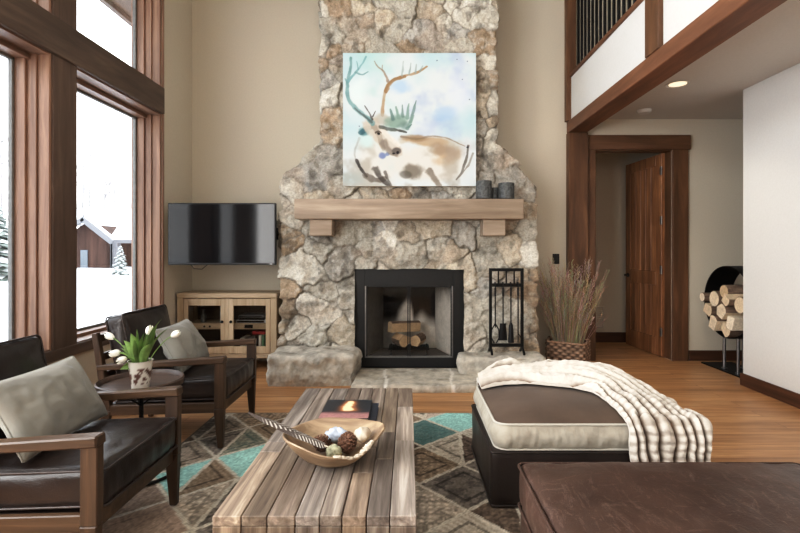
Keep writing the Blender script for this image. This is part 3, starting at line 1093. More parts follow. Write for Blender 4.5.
def firewood(name, c, ax, L, r, seed, label, group, kind='split', face=(214, 182, 140), rot=0, mat='bark2', at=None):
    """a split log: wedge-like cross-section, pale split faces and end grain, dark bark arc"""
    rd = random.Random(seed)
    ax = Vector(ax).normalized()
    up = Vector((0, 0, 1)) if abs(ax.z) < .9 else Vector((1, 0, 0))
    u = ax.cross(up).normalized()
    v = u.cross(ax).normalized()
    prof = []
    if kind == 'split':
        span = rd.uniform(1.3, 2.1)
        n = 5
        pts = [(.97 * math.cos(q), .97 * math.sin(q), 1) for q in (-span / 2 + span * i / (n - 1) for i in range(n))]
        rest = 2 * PI - span
        nb = rd.choice([2, 3])
        for i in range(nb):
            q = span / 2 + rest * (i + 1) / (nb + 1) + rd.uniform(-.2, .2)
            rr = rd.uniform(.8, .97)
            pts.append((rr * math.cos(q), rr * math.sin(q), 0))
    else:
        n = 14
        pts = [(math.cos(2 * PI * i / n) * .95, math.sin(2 * PI * i / n) * .95, 1) for i in range(n)]
    c = Vector(c)
    cr, sr_ = math.cos(rot), math.sin(rot)
    m = MB()
    K = 7
    V, T, F = [], [], []
    bark, fc = linA((134, 110, 92)), linA(face)
    # closed ring with subdivided split faces: duplicate arc-end verts so colours stay crisp
    ring = []
    N = len(pts)
    for i in range(N):
        a, b = pts[i], pts[(i + 1) % N]
        isb = a[2] == 1 and b[2] == 1
        ring.append((a, isb)); ring.append((b, isb))
    for k in range(K):
        f = k / (K - 1) - .5
        for j, (p, isb) in enumerate(ring):
            wob = 1 + .03 * mnoise.noise(Vector((p[0] * 2 + seed, p[1] * 2, f * 4)))
            x, y = p[0] * cr - p[1] * sr_, p[0] * sr_ + p[1] * cr
            V.append(c + ax * (f * L) + (u * x + v * y) * r * wob)
            tn = (bark * rd.uniform(.6, 1.25)) if isb else fc * rd.uniform(.8, 1.05)
            T.append(tuple(tn))
    R = len(ring)
    for k in range(K - 1):
        for j in range(0, R, 2):
            F.append((k * R + j, k * R + j + 1, (k + 1) * R + j + 1, (k + 1) * R + j))
    m.add(V, F, T)
    for k, sg in ((0, -1), (K - 1, 1)):
        base = [V[k * R + j] for j in range(0, R, 2)]
        cen = sum(base, Vector()) / len(base)
        VV = [cen + (q - cen) for q in base] + [cen + (q - cen) * .88 for q in base] + [cen]
        nn = len(base)
        TT = [tuple(bark * .9 if pts[i][2] else fc * .85) for i in range(nn)] + [tuple(fc * rd.uniform(.92, 1.06)) for _ in range(nn)] + [tuple(fc * .86)]
        FF = [(i, (i + 1) % nn, nn + (i + 1) % nn, nn + i) for i in range(nn)] + [(nn + i, nn + (i + 1) % nn, 2 * nn) for i in range(nn)]
        m.add(VV, FF, TT)
    o = obj(name, m, mat, smooth=0, at=at or c)
    return tag(o, label, 'log', group)


firewood('fire_log', (-.04, 5.34, .436), (1, .55, -.05), .36, .078, 3, 'upper split log lying across the fire grate with a pale end', 'logs in the firebox', face=(206, 172, 130), rot=1.6)
firewood('fire_log', (-.078, 5.25, .318), (.4, -.9, .03), .22, .07, 5, 'lower left split log in the firebox with pale end facing out', 'logs in the firebox', face=(206, 168, 124), rot=-.7)
firewood('fire_log', (.105, 5.25, .318), (-.3, -.9, .03), .22, .07, 8, 'lower right split log in the firebox with pale end facing out', 'logs in the firebox', face=(210, 174, 130), rot=2.4)


# painting ------------------------------------------------------------
def make_painting():
    n = 420
    U, Vv = np.meshgrid((np.arange(n) + .5) / n, (np.arange(n) + .5) / n, indexing='ij')   # u right, v down
    C = np.ones((n, n, 3)) * np.array([206, 216, 218.])
    wu = U + .03 * (fbm(U * 6, Vv * 6, 1) - .5); wv = Vv + .03 * (fbm(U * 6, Vv * 6, 2) - .5)

    def wash(col, k):
        nonlocal C
        k = np.clip(k, 0, 1)[..., None]
        C = C * (1 - k) + np.array(col, float) * k

    def blob(cx, cy, rx, ry, col, a, edge=.5, rough=.35, seed=0):
        d = np.sqrt(((wu - cx) / rx) ** 2 + ((wv - cy) / ry) ** 2) + rough * (fbm(U * 11, Vv * 11, seed + 30) - .5) * 2
        wash(col, a * (1 - sstep(1 - edge, 1 + edge * .3, d)))

    def poly(pts, w0, w1, col, a, seed=0, soft=.5):
        """tapering brush stroke through pts"""
        P = [Vector((*p, 0)) for p in pts]
        Q = []
        for i in range(len(P) - 1):
            p0, p1, p2, p3 = P[max(i - 1, 0)], P[i], P[i + 1], P[min(i + 2, len(P) - 1)]
            for s in range(30):
                t = s / 30
                Q.append(.5 * ((2 * p1) + (p2 - p0) * t + (2 * p0 - 5 * p1 + 4 * p2 - p3) * t * t + (3 * p1 - p0 - 3 * p2 + p3) * t ** 3))
        Q.append(P[-1])
        best = np.full(U.shape, 9.)
        for i, q in enumerate(Q):
            wd = w0 + (w1 - w0) * i / (len(Q) - 1)
            d = np.sqrt((wu - q.x) ** 2 + (wv - q.y) ** 2) / wd
            best = np.minimum(best, d)
        best = best + .9 * (fbm(U * 24, Vv * 24, seed + 5) - .5)
        wash(col, a * (1 - sstep(1 - soft, 1.0 + .1, best)) * (.65 + .6 * (fbm(U * 16, Vv * 16, seed + 60) - .2)))

    # sky washes
    wash((164, 204, 214), .75 * sstep(.36, .72, fbm(U * 3.2, Vv * 3.2, 21)) * (1 - sstep(.5, .8, Vv)))
    wash((150, 170, 214), .6 * sstep(.45, .75, fbm(U * 5, Vv * 5, 33)) * sstep(.35, .6, U) * (1 - sstep(.55, .75, Vv)))
    blob(.77, .46, .10, .06, (150, 184, 226), .6, .8, .6, 2)
    blob(.42, .25, .10, .06, (158, 192, 226), .75, .8, .5, 3)
    blob(.88, .3, .1, .2, (206, 216, 236), .4, .9, .5, 4)
    blob(.12, .3, .1, .2, (214, 232, 230), .6, .9, .4, 5)
    blob(.07, .95, .12, .06, (176, 208, 218), .6, .7, .4, 6)
    wash((158, 206, 200), .5 * sstep(.45, .7, fbm(U * 4, Vv * 4, 93)) * (1 - sstep(.25, .5, U)) * (1 - sstep(.5, .7, Vv)))
    # body mass
    blob(.30, .80, .24, .2, (214, 211, 203), .9, .4, .25, 7)
    blob(.68, .82, .3, .17, (214, 210, 201), .9, .4, .25, 8)
    blob(.65, .66, .25, .04, (182, 152, 116), .85, .6, .5, 9)
    blob(.56, .64, .12, .025, (150, 122, 90), .7, .6, .5, 10)
    blob(.80, .74, .14, .09, (176, 146, 114), .8, .5, .5, 11)
    blob(.72, .72, .07, .05, (150, 130, 106), .5, .6, .5, 12)
    blob(.75, .81, .09, .05, (196, 162, 126), .6, .6, .5, 13)
    blob(.93, .72, .05, .08, (206, 210, 214), .7, .6, .5, 14)
    blob(.52, .88, .09, .075, (122, 112, 98), .85, .4, .55, 15)
    blob(.48, .91, .05, .03, (92, 86, 78), .6, .5, .5, 16)
    poly([(.945, .70), (.90, .88), (.86, .95)], .012, .008, (90, 84, 76), .9, 1)
    poly([(.975, .76), (.93, .86), (.88, .93)], .01, .006, (130, 124, 114), .8, 2)
    blob(.94, .71, .012, .008, (50, 50, 60), .9, .4, .2, 20)
    poly([(.64, .88), (.69, .95), (.73, 1.0)], .03, .018, (120, 108, 94), .85, 3)
    wash((150, 140, 126), .5 * sstep(.50, .72, fbm(U * 6, Vv * 6, 121)) * sstep(.62, .75, Vv))
    wash((176, 206, 206), .45 * sstep(.5, .72, fbm(U * 5, Vv * 5, 141)) * sstep(.58, .7, Vv) * (1 - sstep(.3, .5, U)))
    poly([(.44, .63), (.55, .645), (.68, .62), (.80, .64), (.92, .70)], .010, .006, (132, 112, 90), .7, 61)
    poly([(.12, .64), (.09, .72), (.09, .80)], .012, .008, (150, 150, 146), .6, 62)
    # chest and legs
    poly([(.10, .81), (.13, .87), (.17, .93)], .018, .012, (52, 48, 46), .95, 4)
    poly([(.17, .93), (.25, .96), (.32, .95)], .03, .018, (96, 86, 76), .9, 5)
    poly([(.25, .88), (.28, .94), (.34, 1.0)], .032, .02, (70, 64, 60), .85, 6)
    poly([(.32, .90), (.34, .96), (.36, 1.0)], .016, .01, (84, 78, 72), .85, 7)
    blob(.18, .66, .06, .08, (190, 220, 216), .8, .6, .4, 22)
    blob(.15, .585, .045, .035, (84, 132, 138), .85, .5, .4, 23)
    poly([(.13, .60), (.18, .56), (.21, .57)], .02, .012, (54, 92, 104), .8, 8)
    blob(.30, .775, .036, .03, (104, 124, 180), .8, .5, .4, 24)
    blob(.34, .76, .018, .018, (104, 122, 176), .7, .5, .4, 25)
    # head
    poly([(.22, .55), (.29, .62), (.36, .70), (.41, .74)], .075, .045, (196, 184, 168), .95, 9, .3)
    poly([(.24, .56), (.28, .64), (.31, .72)], .03, .02, (150, 138, 122), .7, 10)
    poly([(.30, .58), (.36, .64), (.42, .69)], .028, .018, (226, 218, 204), .8, 11)
    poly([(.31, .67), (.36, .74), (.40, .76)], .035, .025, (128, 116, 104), .85, 12)
    blob(.405, .735, .034, .03, (100, 92, 88), .9, .4, .3, 26)
    blob(.415, .745, .012, .014, (40, 38, 40), .95, .4, .2, 27)
    blob(.385, .755, .012, .008, (44, 42, 42), .9, .4, .2, 28)
    blob(.268, .605, .014, .011, (36, 32, 32), .95, .4, .15, 29)
    poly([(.245, .60), (.268, .588), (.29, .598)], .007, .005, (70, 60, 52), .9, 13)
    # left antler, teal
    tl = (104, 150, 152)
    poly([(.23, .53), (.15, .46), (.08, .40), (.045, .36), (.03, .29), (.035, .21), (.05, .12), (.06, .03)], .022, .012, tl, .95, 14)
    poly([(.22, .52), (.15, .465), (.09, .415)], .012, .008, (84, 96, 96), .8, 15)
    poly([(.035, .22), (.09, .15), (.14, .08), (.165, .02)], .014, .007, (112, 162, 168), .9, 16)
    poly([(.09, .15), (.14, .16), (.185, .14)], .01, .005, (108, 150, 152), .85, 17)
    poly([(.04, .25), (.015, .2)], .012, .006, tl, .8, 18)
    poly([(.11, .12), (.10, .06)], .008, .004, tl, .7, 19)
    # right antler, ochre
    oc = (168, 134, 96)
    poly([(.30, .47), (.305, .38), (.32, .29), (.36, .22), (.44, .175), (.52, .15), (.58, .135), (.63, .105)], .016, .009, oc, .95, 20)
    poly([(.325, .28), (.37, .215), (.46, .175)], .017, .012, (150, 112, 72), .85, 21)
    poly([(.34, .215), (.31, .14), (.26, .10), (.235, .06)], .012, .006, (150, 128, 110), .9, 22)
    poly([(.30, .13), (.30, .09)], .008, .004, (150, 128, 110), .8, 23)
    for a, b in (((.44, .17), (.45, .06)), ((.49, .155), (.505, .075)), ((.54, .145), (.55, .085)), ((.58, .135), (.60, .10))):
        poly([a, b], .009, .004, (140, 160, 158), .8, 24)
    # shovel and low palmate antler
    blob(.31, .50, .08, .045, (176, 168, 154), .75, .6, .5, 40)
    blob(.42, .52, .085, .06, (124, 154, 140), .85, .5, .55, 41)
    blob(.46, .55, .05, .05, (92, 124, 116), .6, .6, .5, 42)
    poly([(.28, .555), (.36, .575), (.44, .59), (.47, .60)], .016, .008, (70, 72, 66), .85, 25)
    for i, (a, b) in enumerate((((.38, .50), (.36, .42)), ((.42, .49), (.40, .40)), ((.45, .48), (.45, .39)), ((.48, .49), (.50, .38)), ((.50, .52), (.555, .355)), ((.49, .55), (.53, .47)), ((.48, .57), (.51, .54)))):
        poly([a, b], .017, .006, (116, 150, 138) if i % 2 else (96, 128, 122), .85, 26 + i)
    poly([(.225, .50), (.20, .45), (.165, .395)], .012, .005, (80, 74, 72), .9, 50)
    poly([(.23, .48), (.25, .44)], .008, .004, (80, 74, 72), .8, 51)
    # drops
    for dx, dy in ((.9, .2), (.95, .35), (.85, .05), (.93, .06), (.7, .06), (.12, .55)):
        blob(dx, dy, .006, .006, (110, 120, 140), .8, .4, .1, 60)
    C = linA(C)
    x0, x1, z0, z1 = -.665, .695, 1.954, 3.314
    yf, yb = 4.908, 4.955
    m = MB()
    X = x0 + (x1 - x0) * U; Z = z1 - (z1 - z0) * Vv
    A = np.stack([X, np.full_like(X, yf), Z], -1)
    A[0, :, 0] = x0; A[-1, :, 0] = x1; A[:, 0, 2] = z1; A[:, -1, 2] = z0
    m.grid(A, C, flip=True)
    pc = thing('painting', 'square watercolour painting of a caribou hung on the stone chimney', 'painting', (0, yb, z0))
    obj('picture_surface', m, 'canvas', pc, 0)
    e = MB().box(x0, x1, yf + .001, yb, z0, z1, .002)
    obj('canvas_edge', e, 'paper', pc)


make_painting()

# candle holders on the mantel
MT = 1.809
for x, y, r, h, lab in ((.765, 4.845, .080, .185, 'wide dark smoked cylinder at left of the three on the mantel'),
                        (.882, 4.90, .042, .125, 'small dark cylinder between two taller ones on the mantel'),
                        (.992, 4.845, .080, .165, 'dark smoked cylinder at right end of the mantel')):
    m = MB().lathe([(r * .9, 0), (r, .01), (r, h - .006), (r * .97, h), (r * .86, h), (r * .86, h * .55), (0, h * .55)], 28, (x, y, MT))
    tag(obj('candle_holder', m, 'slate', at=(x, y, MT)), lab, 'candle holder', 'candle holders on the mantel')

# ------------------------------------------------------------------ fireplace tools
ZTB = .262
ts = thing('tool_stand', 'tall black iron stand for fireplace tools on the right hearth stone', 'tool stand', (.975, 4.86, ZTB))
tx0, tx1, ty = .835, 1.155, 4.86
for x in (tx0, tx1):
    obj('post', MB().box(x - .014, x + .014, ty - .014, ty + .014, ZTB + .03, 1.115, .003), 'iron', ts)
    f = MB()
    f.bar((x, ty - .10, ZTB + .0), (x, ty - .0, ZTB + .06), .022, .022).bar((x, ty + .085, ZTB + .0), (x, ty, ZTB + .06), .022, .022)
    obj('foot', f, 'iron', ts)
for z, hh in ((1.10, .03), (.945, .034), (ZTB + .075, .032)):
    obj('cross_bar', MB().box(tx0, tx1, ty - .012, ty + .012, z - hh / 2, z + hh / 2, .003), 'iron', ts)
for i in range(3):
    x = tx0 + (tx1 - tx0) * (i + 1) / 4
    obj('top_spindle', MB().box(x - .007, x + .007, ty - .007, ty + .007, .95, 1.10, .002), 'iron', ts)
for nm, x, lab in (('fire_tongs', .878, 'black iron fire tongs hanging at left of the tool stand'),
                   ('fire_shovel', .957, 'black iron ash shovel hanging second in the tool stand'),
                   ('fire_brush', 1.036, 'black hearth brush hanging third in the tool stand'),
                   ('fire_poker', 1.108, 'black iron poker hanging at right of the tool stand')):
    y = ty - .03
    t = thing(nm, lab, 'fire tool', (x, y, .4), 'fireplace tools on the stand')
    obj('handle', MB().tube([(x, y, .52), (x, y, .965)], .0065, 8).tube([(x, y, .96), (x, y + .006, .975), (x, y + .03, .972), (x, y + .05, .965)], .005, 6).tube([(x, y, .84), (x, y, .92)], .010, 8), 'iron', t)
    h = MB()
    if nm == 'fire_tongs':
        for sg in (-1, 1):
            h.tube([(x, y, .56), (x + sg * .035, y, .50), (x + sg * .04, y, .42), (x + sg * .012, y, .365)], .006, 6)
    elif nm == 'fire_shovel':
        A = np.zeros((7, 9, 3))
        for i in range(7):
            for j in range(9):
                u, v = i / 6 * 2 - 1, j / 8
                A[i, j] = (x + u * (.03 + .014 * v), y - .004 + .012 * u * u, .56 - .17 * v)
        h.grid(A); h.grid(A + np.array([0, .003, 0]), flip=True)
    elif nm == 'fire_brush':
        h.lathe([(.008, .2), (.022, .17), (.03, .0), (.0, .0)][::-1], 14, (x, y, .37))
    else:
        h.tube([(x, y, .53), (x, y, .37)], [.0065, .004], 6).tube([(x, y, .46), (x + .022, y, .43), (x + .03, y, .40)], [.005, .005, .002], 6)
    obj('tool_head', h, 'iron', t)

# ------------------------------------------------------------------ television
tv = thing('television', 'flat black television mounted in the corner left of the fireplace', 'television', (-1.9, 5.0, 1.16))
X0, X1, Z0, Z1, yt = -2.478, -1.365, 1.145, 1.785, 4.95
obj('tv_body', MB().box(X0, X1, yt, yt + .045, Z0, Z1, .006), 'tvbody', tv)
mm, nt, bs = newmat('tv_screen')
bs.inputs['Base Color'].default_value = (.006, .006, .007, 1)
bs.inputs['Roughness'].default_value = .09
bs.inputs['Specular IOR Level'].default_value = .4
obj('screen', MB().box(X0 + .012, X1 - .012, yt - .003, yt + .002, Z0 + .022, Z1 - .012, .001), mm, tv)
a = MB().box(-2.1, -1.75, yt + .045, yt + .07, 1.3, 1.65, .004)
a.bar((-1.92, yt + .07, 1.47), (-1.92, YB - .03, 1.47), .06, .06)
a.box(-2.1, -1.74, YB - .03, YB - .002, 1.3, 1.65, .004)
obj('wall_mount', a, 'black', tv)
obj('maker_badge', MB().box(-1.425, -1.40, yt - .006, yt - .002, Z0 + .006, Z0 + .014, 0), 'steel', tv)
cab = MB().tube([(-2.26, yt + .02, Z0 + .02), (-2.23, yt + .05, Z0 - .04), (-2.15, yt + .06, Z0 - .045), (-2.08, yt + .05, Z0 + .01)], .004, 6)
obj('cable', cab, 'black', tv)
# thin dark shelf between television and chimney (wall mounted box)
o = thing('wall_bracket', 'small dark shelf bracket on the wall between television and chimney', 'bracket', (-1.45, YB, 1.5))
obj('plate', MB().box(-1.62, -1.42, YB - .02, YB - .001, 1.42, 1.56, .002), 'black', o)
obj('ledge', MB().box(-1.62, -1.40, YB - .10, YB - .02, 1.495, 1.515, .002), 'black', o)

# ------------------------------------------------------------------ media console
CX0, CX1, CY0, CY1, CZ = -2.518, -1.425, 5.22, 5.62, .83
cs = thing('media_console', 'pale wooden media console with two glass doors under the television', 'cabinet', ((CX0 + CX1) / 2, 5.42, 0))
obj('cabinet_top', MB().box(CX0, CX1, CY0 - .004, CY1, CZ - .055, CZ, .008), 'console', cs)
b = MB()
for x0, x1 in ((CX0 + .003, CX0 + .072), (CX1 - .072, CX1 - .003)):
    for y0, y1 in ((CY0, CY0 + .06), (CY1 - .06, CY1)):
        obj('leg', MB().box(x0, x1, y0, y1, .0, CZ - .055, .006), 'consolez', cs)
for x0 in (CX0 + .02, CX1 - .04):
    obj('side_panel', MB().box(x0, x0 + .02, CY0 + .06, CY1 - .06, .12, CZ - .055, 0), 'consolez', cs)
b = MB().box(CX0 + .04, CX1 - .04, CY1 - .02, CY1 - .005, .12, CZ - .055, 0)
M['cabin_in'] = wood('console_inside', (92, 74, 58), (62, 48, 38), 'x', .7)
obj('back_panel', b, 'cabin_in', cs)
b = MB().box(CX0 + .085, CX1 - .085, CY0 + .005, CY1 - .02, .12, .165, .004)
obj('bottom_rail', b, 'console', cs)
SHZ = .475
sh = MB().box(CX0 + .06, CX1 - .06, CY0 + .05, CY1 - .03, SHZ - .0, SHZ + .018, 0).box(CX0 + .06, CX1 - .06, CY0 + .04, CY0 + .06, SHZ - .045, SHZ + .02, .003)
shelf = obj('shelf', sh, 'console', cs)
for x in (-2.23, -2.17):
    obj('shelf_knob', MB().sphere((x, CY0 + .034, SHZ - .012), .011, 10, 6), 'iron', shelf)
obj('label_holder', MB().box(-1.79, -1.70, CY0 + .034, CY0 + .04, SHZ - .03, SHZ + .006, .001), 'iron', shelf)
xm = (CX0 + CX1) / 2 - .0
for d0, d1, kx in ((CX0 + .075, xm - .02, -1), (xm + .02, CX1 - .075, 1)):
    d = MB()
    z0, z1 = .17, CZ - .062
    st = .05
    d.box(d0, d0 + st, CY0 + .004, CY0 + .028, z0, z1, .004).box(d1 - st, d1, CY0 + .004, CY0 + .028, z0, z1, .004)
    d.box(d0 + st, d1 - st, CY0 + .004, CY0 + .028, z1 - .075, z1, .004).box(d0 + st, d1 - st, CY0 + .004, CY0 + .028, z0, z0 + .08, .004)
    dd = obj('door', d, 'consolez', cs)
    obj('glass_pane', MB().box(d0 + st - .005, d1 - st + .005, CY0 + .014, CY0 + .018, z0 + .075, z1 - .07, 0), 'glass2', dd)
    kxp = d1 - .028 if kx < 0 else d0 + .028
    obj('knob', MB().sphere((kxp, CY0 - .012, SHZ + .045), .016, 12, 8).tube([(kxp, CY0 + .006, SHZ + .045), (kxp, CY0 - .01, SHZ + .045)], .007, 8), 'iron', dd)
obj('centre_stile', MB().box(xm - .019, xm + .019, CY0 + .004, CY0 + .028, .165, CZ - .06, 0), 'consolez', cs)
# contents
M['cardblue'] = plain('pale_card', (206, 214, 220), .5)
M['red'] = plain('red_spine', (186, 40, 44), .5)
M['green'] = plain('green_spine', (112, 160, 120), .5)
M['device'] = plain('grey_device', (120, 122, 126), .35)
M['device2'] = plain('silver_device', (196, 198, 202), .3)
ss = SHZ + .0185
q = MB().box(-2.10, -1.985, 5.36, 5.375, ss, ss + .225, .002)
tag(obj('picture_card', q, 'cardblue', at=(-2.04, 5.36, ss)), 'pale upright card standing on the shelf behind the left glass door', 'card')
q = MB().lathe([(.03, 0), (.034, .02), (.02, .09), (.014, .13), (.018, .14), (0, .14)], 16, (-2.29, 5.38, ss))
tag(obj('small_vase', q, 'slate', at=(-2.29, 5.38, ss)), 'small grey vase on the shelf behind the left glass door', 'vase')
for i, (w_, h, mt, lab) in enumerate(((.34, .032, 'device2', 'silver disc player at the bottom behind the right glass door'), (.28, .03, 'black', 'black box on the disc player behind the right glass door'), (.29, .022, 'device', 'topmost grey media box behind the right glass door'))):
    zb = ss + (0, .0325, .063)[i]
    q = thing('media_box', lab, 'media player', (-1.72, 5.4, zb), 'media boxes on the console shelf')
    obj('case', MB().box(-1.73 - w_ / 2, -1.73 + w_ / 2, 5.30, 5.52, zb, zb + h, .003), mt, q)
    obj('front_panel', MB().box(-1.73 - w_ / 2 + .01, -1.73 + w_ / 2 - .03, 5.297, 5.3, zb + .006, zb + h - .006, 0), 'dark', q)
zb = .166
for i, (x, w_, h, mt, lab) in enumerate(((-1.60, .030, .20, 'green', 'pale green boxed game upright at bottom right of the console'), (-1.635, .03, .19, 'paper', 'white boxed game beside the green one in the console'), (-1.83, .05, .16, 'paper', 'white box standing low behind the right glass door'), (-1.77, .04, .15, 'device2', 'grey box standing beside the white one in the console'))):
    q = thing('boxed_game', lab, 'box', (x, 5.4, zb), 'boxes on the console bottom')
    obj('box_lid', MB().box(x - w_ / 2, x + w_ / 2, 5.30, 5.5, zb, zb + h, .002), mt, q)
q = MB().box(-1.72, -1.58, 5.3, 5.5, zb + .2015, zb + .235, .002)
tag(obj('red_box', q, 'red', at=(-1.65, 5.4, zb + .2)), 'flat red box lying on the upright games in the console', 'box')

# ------------------------------------------------------------------ small wall items
q = thing('light_switch', 'dark switch plate on the wall right of the chimney', 'switch', (1.735, YB, 1.2))
obj('plate', MB().box(1.70, 1.78, YB - .008, YB - .0005, 1.135, 1.255, .003), 'switch', q)
obj('rocker', MB().box(1.722, 1.758, YB - .013, YB - .008, 1.16, 1.23, .002), 'black', q)
q = thing('wall_vent', 'pale wall vent grille low on the wall beyond the door', 'vent', (2.64, 6.78, .35))
v = MB()
x0, x1, z0, z1 = 2.56, 2.76, .20, .50
for a in ((x0, x0 + .02, z0, z1), (x1 - .02, x1, z0, z1), (x0, x1, z0, z0 + .02), (x0, x1, z1 - .02, z1)):
    v.box(a[0], a[1], 6.765, 6.779, a[2], a[3], .002)
obj('vent_frame', v, 'vent', q)
v = MB()
for i in range(9):
    z = z0 + .03 + i * .03
    v.hexa([(x0 + .02, 6.770, z), (x1 - .02, 6.770, z), (x1 - .02, 6.778, z + .012), (x0 + .02, 6.778, z + .012),
            (x0 + .02, 6.770, z + .003), (x1 - .02, 6.770, z + .003), (x1 - .02, 6.778, z + .015), (x0 + .02, 6.778, z + .015)])
obj('vent_slats', v, 'vent', q)
q = thing('ceiling_downlight', 'round glowing recessed downlight in the passage ceiling', 'ceiling light', (2.5, 4.45, SOF))
obj('trim_ring', MB().lathe([(.075, -.001), (.10, -.008), (.105, -.001)], 32, (2.5, 4.45, SOF)), 'white', q)
mm, nt, bs = newmat('lamp_lens')
bs.inputs['Base Color'].default_value = (1, .9, .75, 1)
bs.inputs['Emission Color'].default_value = (1, .82, .56, 1)
bs.inputs['Emission Strength'].default_value = .75
obj('lens', MB().lathe([(0, -.004), (.076, -.003)][::-1], 32, (2.5, 4.45, SOF)), mm, q)
q = thing('smoke_detector', 'round white smoke detector on the passage ceiling', 'smoke detector', (2.6, 5.28, SOF))
obj('housing', MB().lathe([(.0, -.038), (.06, -.036), (.07, -.02)], 28, (2.6, 5.28, SOF)), 'white', q)
obj('mount_plate', MB().lathe([(.0, -.02), (.074, -.02), (.076, -.001), (0, -.001)], 28, (2.6, 5.28, SOF)), 'white', q)

# loft railing
rl = thing('loft_railing', 'dark baluster railing of the loft above the white panel', 'railing', (XB + .09, 4, 3.345))
obj('hand_rail', MB().box(XB + .05, XB + .13, 3.2, YB - .1, 4.25, 4.31, .006), 'beam', rl)
y = YB - .16
while y > 3.3:
    obj('baluster', MB().box(XB + .078, XB + .102, y - .012, y + .012, 3.346, 4.25, .002), 'beamz' if 0 else 'iron', rl)
    y -= .105

# ------------------------------------------------------------------ rug
def make_rug():
    x0, x1, y0, y1 = -1.52, 1.58, .95, 3.81
    st = .009
    nx, ny = int((x1 - x0) / st), int((y1 - y0) / st)
    X, Y = np.meshgrid(np.linspace(x0, x1, nx), np.linspace(y0, y1, ny), indexing='ij')
    # patchwork of diamonds: skewed lattice
    a = np.radians(41)
    cell = .36
    wob = .01 * (fbm(X * 4, Y * 4, 8) - .5)
    u = ((X + .12) * np.cos(a) + (Y - .1) * np.sin(a)) / cell + wob
    v = (-(X + .12) * np.sin(a) + (Y - .1) * np.cos(a)) / cell + wob
    iu, iv = np.floor(u), np.floor(v)
    fu, fv = u - iu, v - iv
    # some patches cut in half along a diagonal
    h0 = _hash(iu, iv, 4)
    halfd = (h0 > .62)
    side = np.where(halfd & (fu > fv), 1, 0)
    hh = _hash(iu * 2 + side, iv, 9)
    pal = linA([(136, 118, 100), (104, 88, 74), (154, 138, 120), (98, 82, 70), (168, 154, 136), (118, 96, 78), (142, 122, 100), (124, 114, 104), (180, 168, 150)])
    C = pal[np.clip((hh * len(pal)).astype(int), 0, len(pal) - 1)]
    teal = linA((146, 204, 196)); teal2 = linA((84, 130, 128))
    # woven motifs inside each patch
    hk = _hash(iu * 2 + side, iv, 31)
    m1 = np.sin(fu * 40 + hk * 9) * np.sin(fv * 40 + hk * 5)
    ring = np.abs(((np.maximum(np.abs(fu - .5), np.abs(fv - .5))) * 2) - .62) < .05
    st1 = (np.sin((fu if 1 else fv) * 70) > .2) & (hk > .66)
    dark = (fbm(X * 26, Y * 26, 61, 3) > .55)
    C = C * (1 - .38 * (dark & (hk < .75)))[..., None]
    C = C * (1 + .5 * (m1 > .45) * (hk < .5))[..., None]
    C = np.where((ring & (hk > .3))[..., None], C * .45, C)
    C = C * (1 - .22 * st1)[..., None]

    def patch(px, py, col, k=.85):
        nonlocal C
        yy = CH * F_ / (py - HY); xx = (px - HX) / F_ * yy
        pu = ((xx + .12) * math.cos(a) + (yy - .1) * math.sin(a)) / cell
        pv = (-(xx + .12) * math.sin(a) + (yy - .1) * math.cos(a)) / cell
        m = (iu == math.floor(pu)) & (iv == math.floor(pv))
        sd = 1 if (pu % 1) > (pv % 1) else 0
        m &= (~halfd) | (side == sd)
        mott = (.85 + .3 * fbm(X * 8, Y * 8, 3))[..., None]
        C = np.where(m[..., None], C * (1 - k) + col * mott * k, C)
    for px, py in ((222, 462), (200, 472), (462, 424)):
        patch(px, py, teal)
    patch(432, 438, teal2, .7)
    patch(250, 432, teal2, .35)
    patch(150, 520, linA((172, 146, 128)), .6)
    patch(160, 490, linA((150, 124, 104)), .6)
    patch(428, 418, linA((196, 178, 160)), .7)
    # stitched seams
    seam = np.minimum(np.minimum(fu, 1 - fu), np.minimum(fv, 1 - fv))
    sd = np.where(halfd, np.abs(fu - fv) * .7, 9)
    seam = np.minimum(seam, sd) * cell
    zig = (np.sin((X + Y) * 420) > -.3)
    C = np.where(((seam < .011))[..., None], linA((188, 178, 160)) * (.8 + .3 * zig[..., None]), C)
    # wear
    C = C * (.86 + .56 * fbm(X * 3, Y * 3, 90, 4))[..., None]
    C = C * (.8 + .4 * _hash(np.floor(X / .009), np.floor(Y / .018), 3))[..., None]
    bd = np.minimum(np.minimum(X - x0, x1 - X), np.minimum(Y - y0, y1 - Y))
    C = np.where((bd < .02)[..., None], linA((120, 108, 94)), C)
    Z = .012 + .001 * (fbm(X * 60, Y * 60, 5) - .5)
    Z = np.where(bd < st * .6, .001, Z)
    m = MB().grid(np.stack([X, Y, Z], -1), C)
    o = obj('patchwork_rug', m, 'rug', smooth=180, at=(0, 2.4, 0))
    tag(o, 'patchwork rug of faded brown and teal diamonds under the coffee table', 'rug')


make_rug()
RZ = .0135

# ------------------------------------------------------------------ coffee table
TX0, TX1, TY0, TY1, TZ = -.664, .03, 1.624, 3.13, .40
ct = thing('coffee_table', 'low coffee table of weathered reclaimed planks on the rug', 'table', ((TX0 + TX1) / 2, (TY0 + TY1) / 2, RZ))
ws = np.array([1.25, 1.1, 1.2, 1.05, .95, 1.05, 1.0, 1.15])
ed = TX0 + (TX1 - TX0) * np.concatenate([[0], np.cumsum(ws) / ws.sum()])
top, leg1, leg2 = MB(), MB(), MB()
rd = random.Random(5)


def ptone():
    k = rd.choice([.66, .8, .9, 1.0, 1.08, .92, .84])
    wv = rd.choice([-.05, -.02, .0, .02, .05])
    return (k * (1 + wv), k, k * (1 - wv * 1.4))


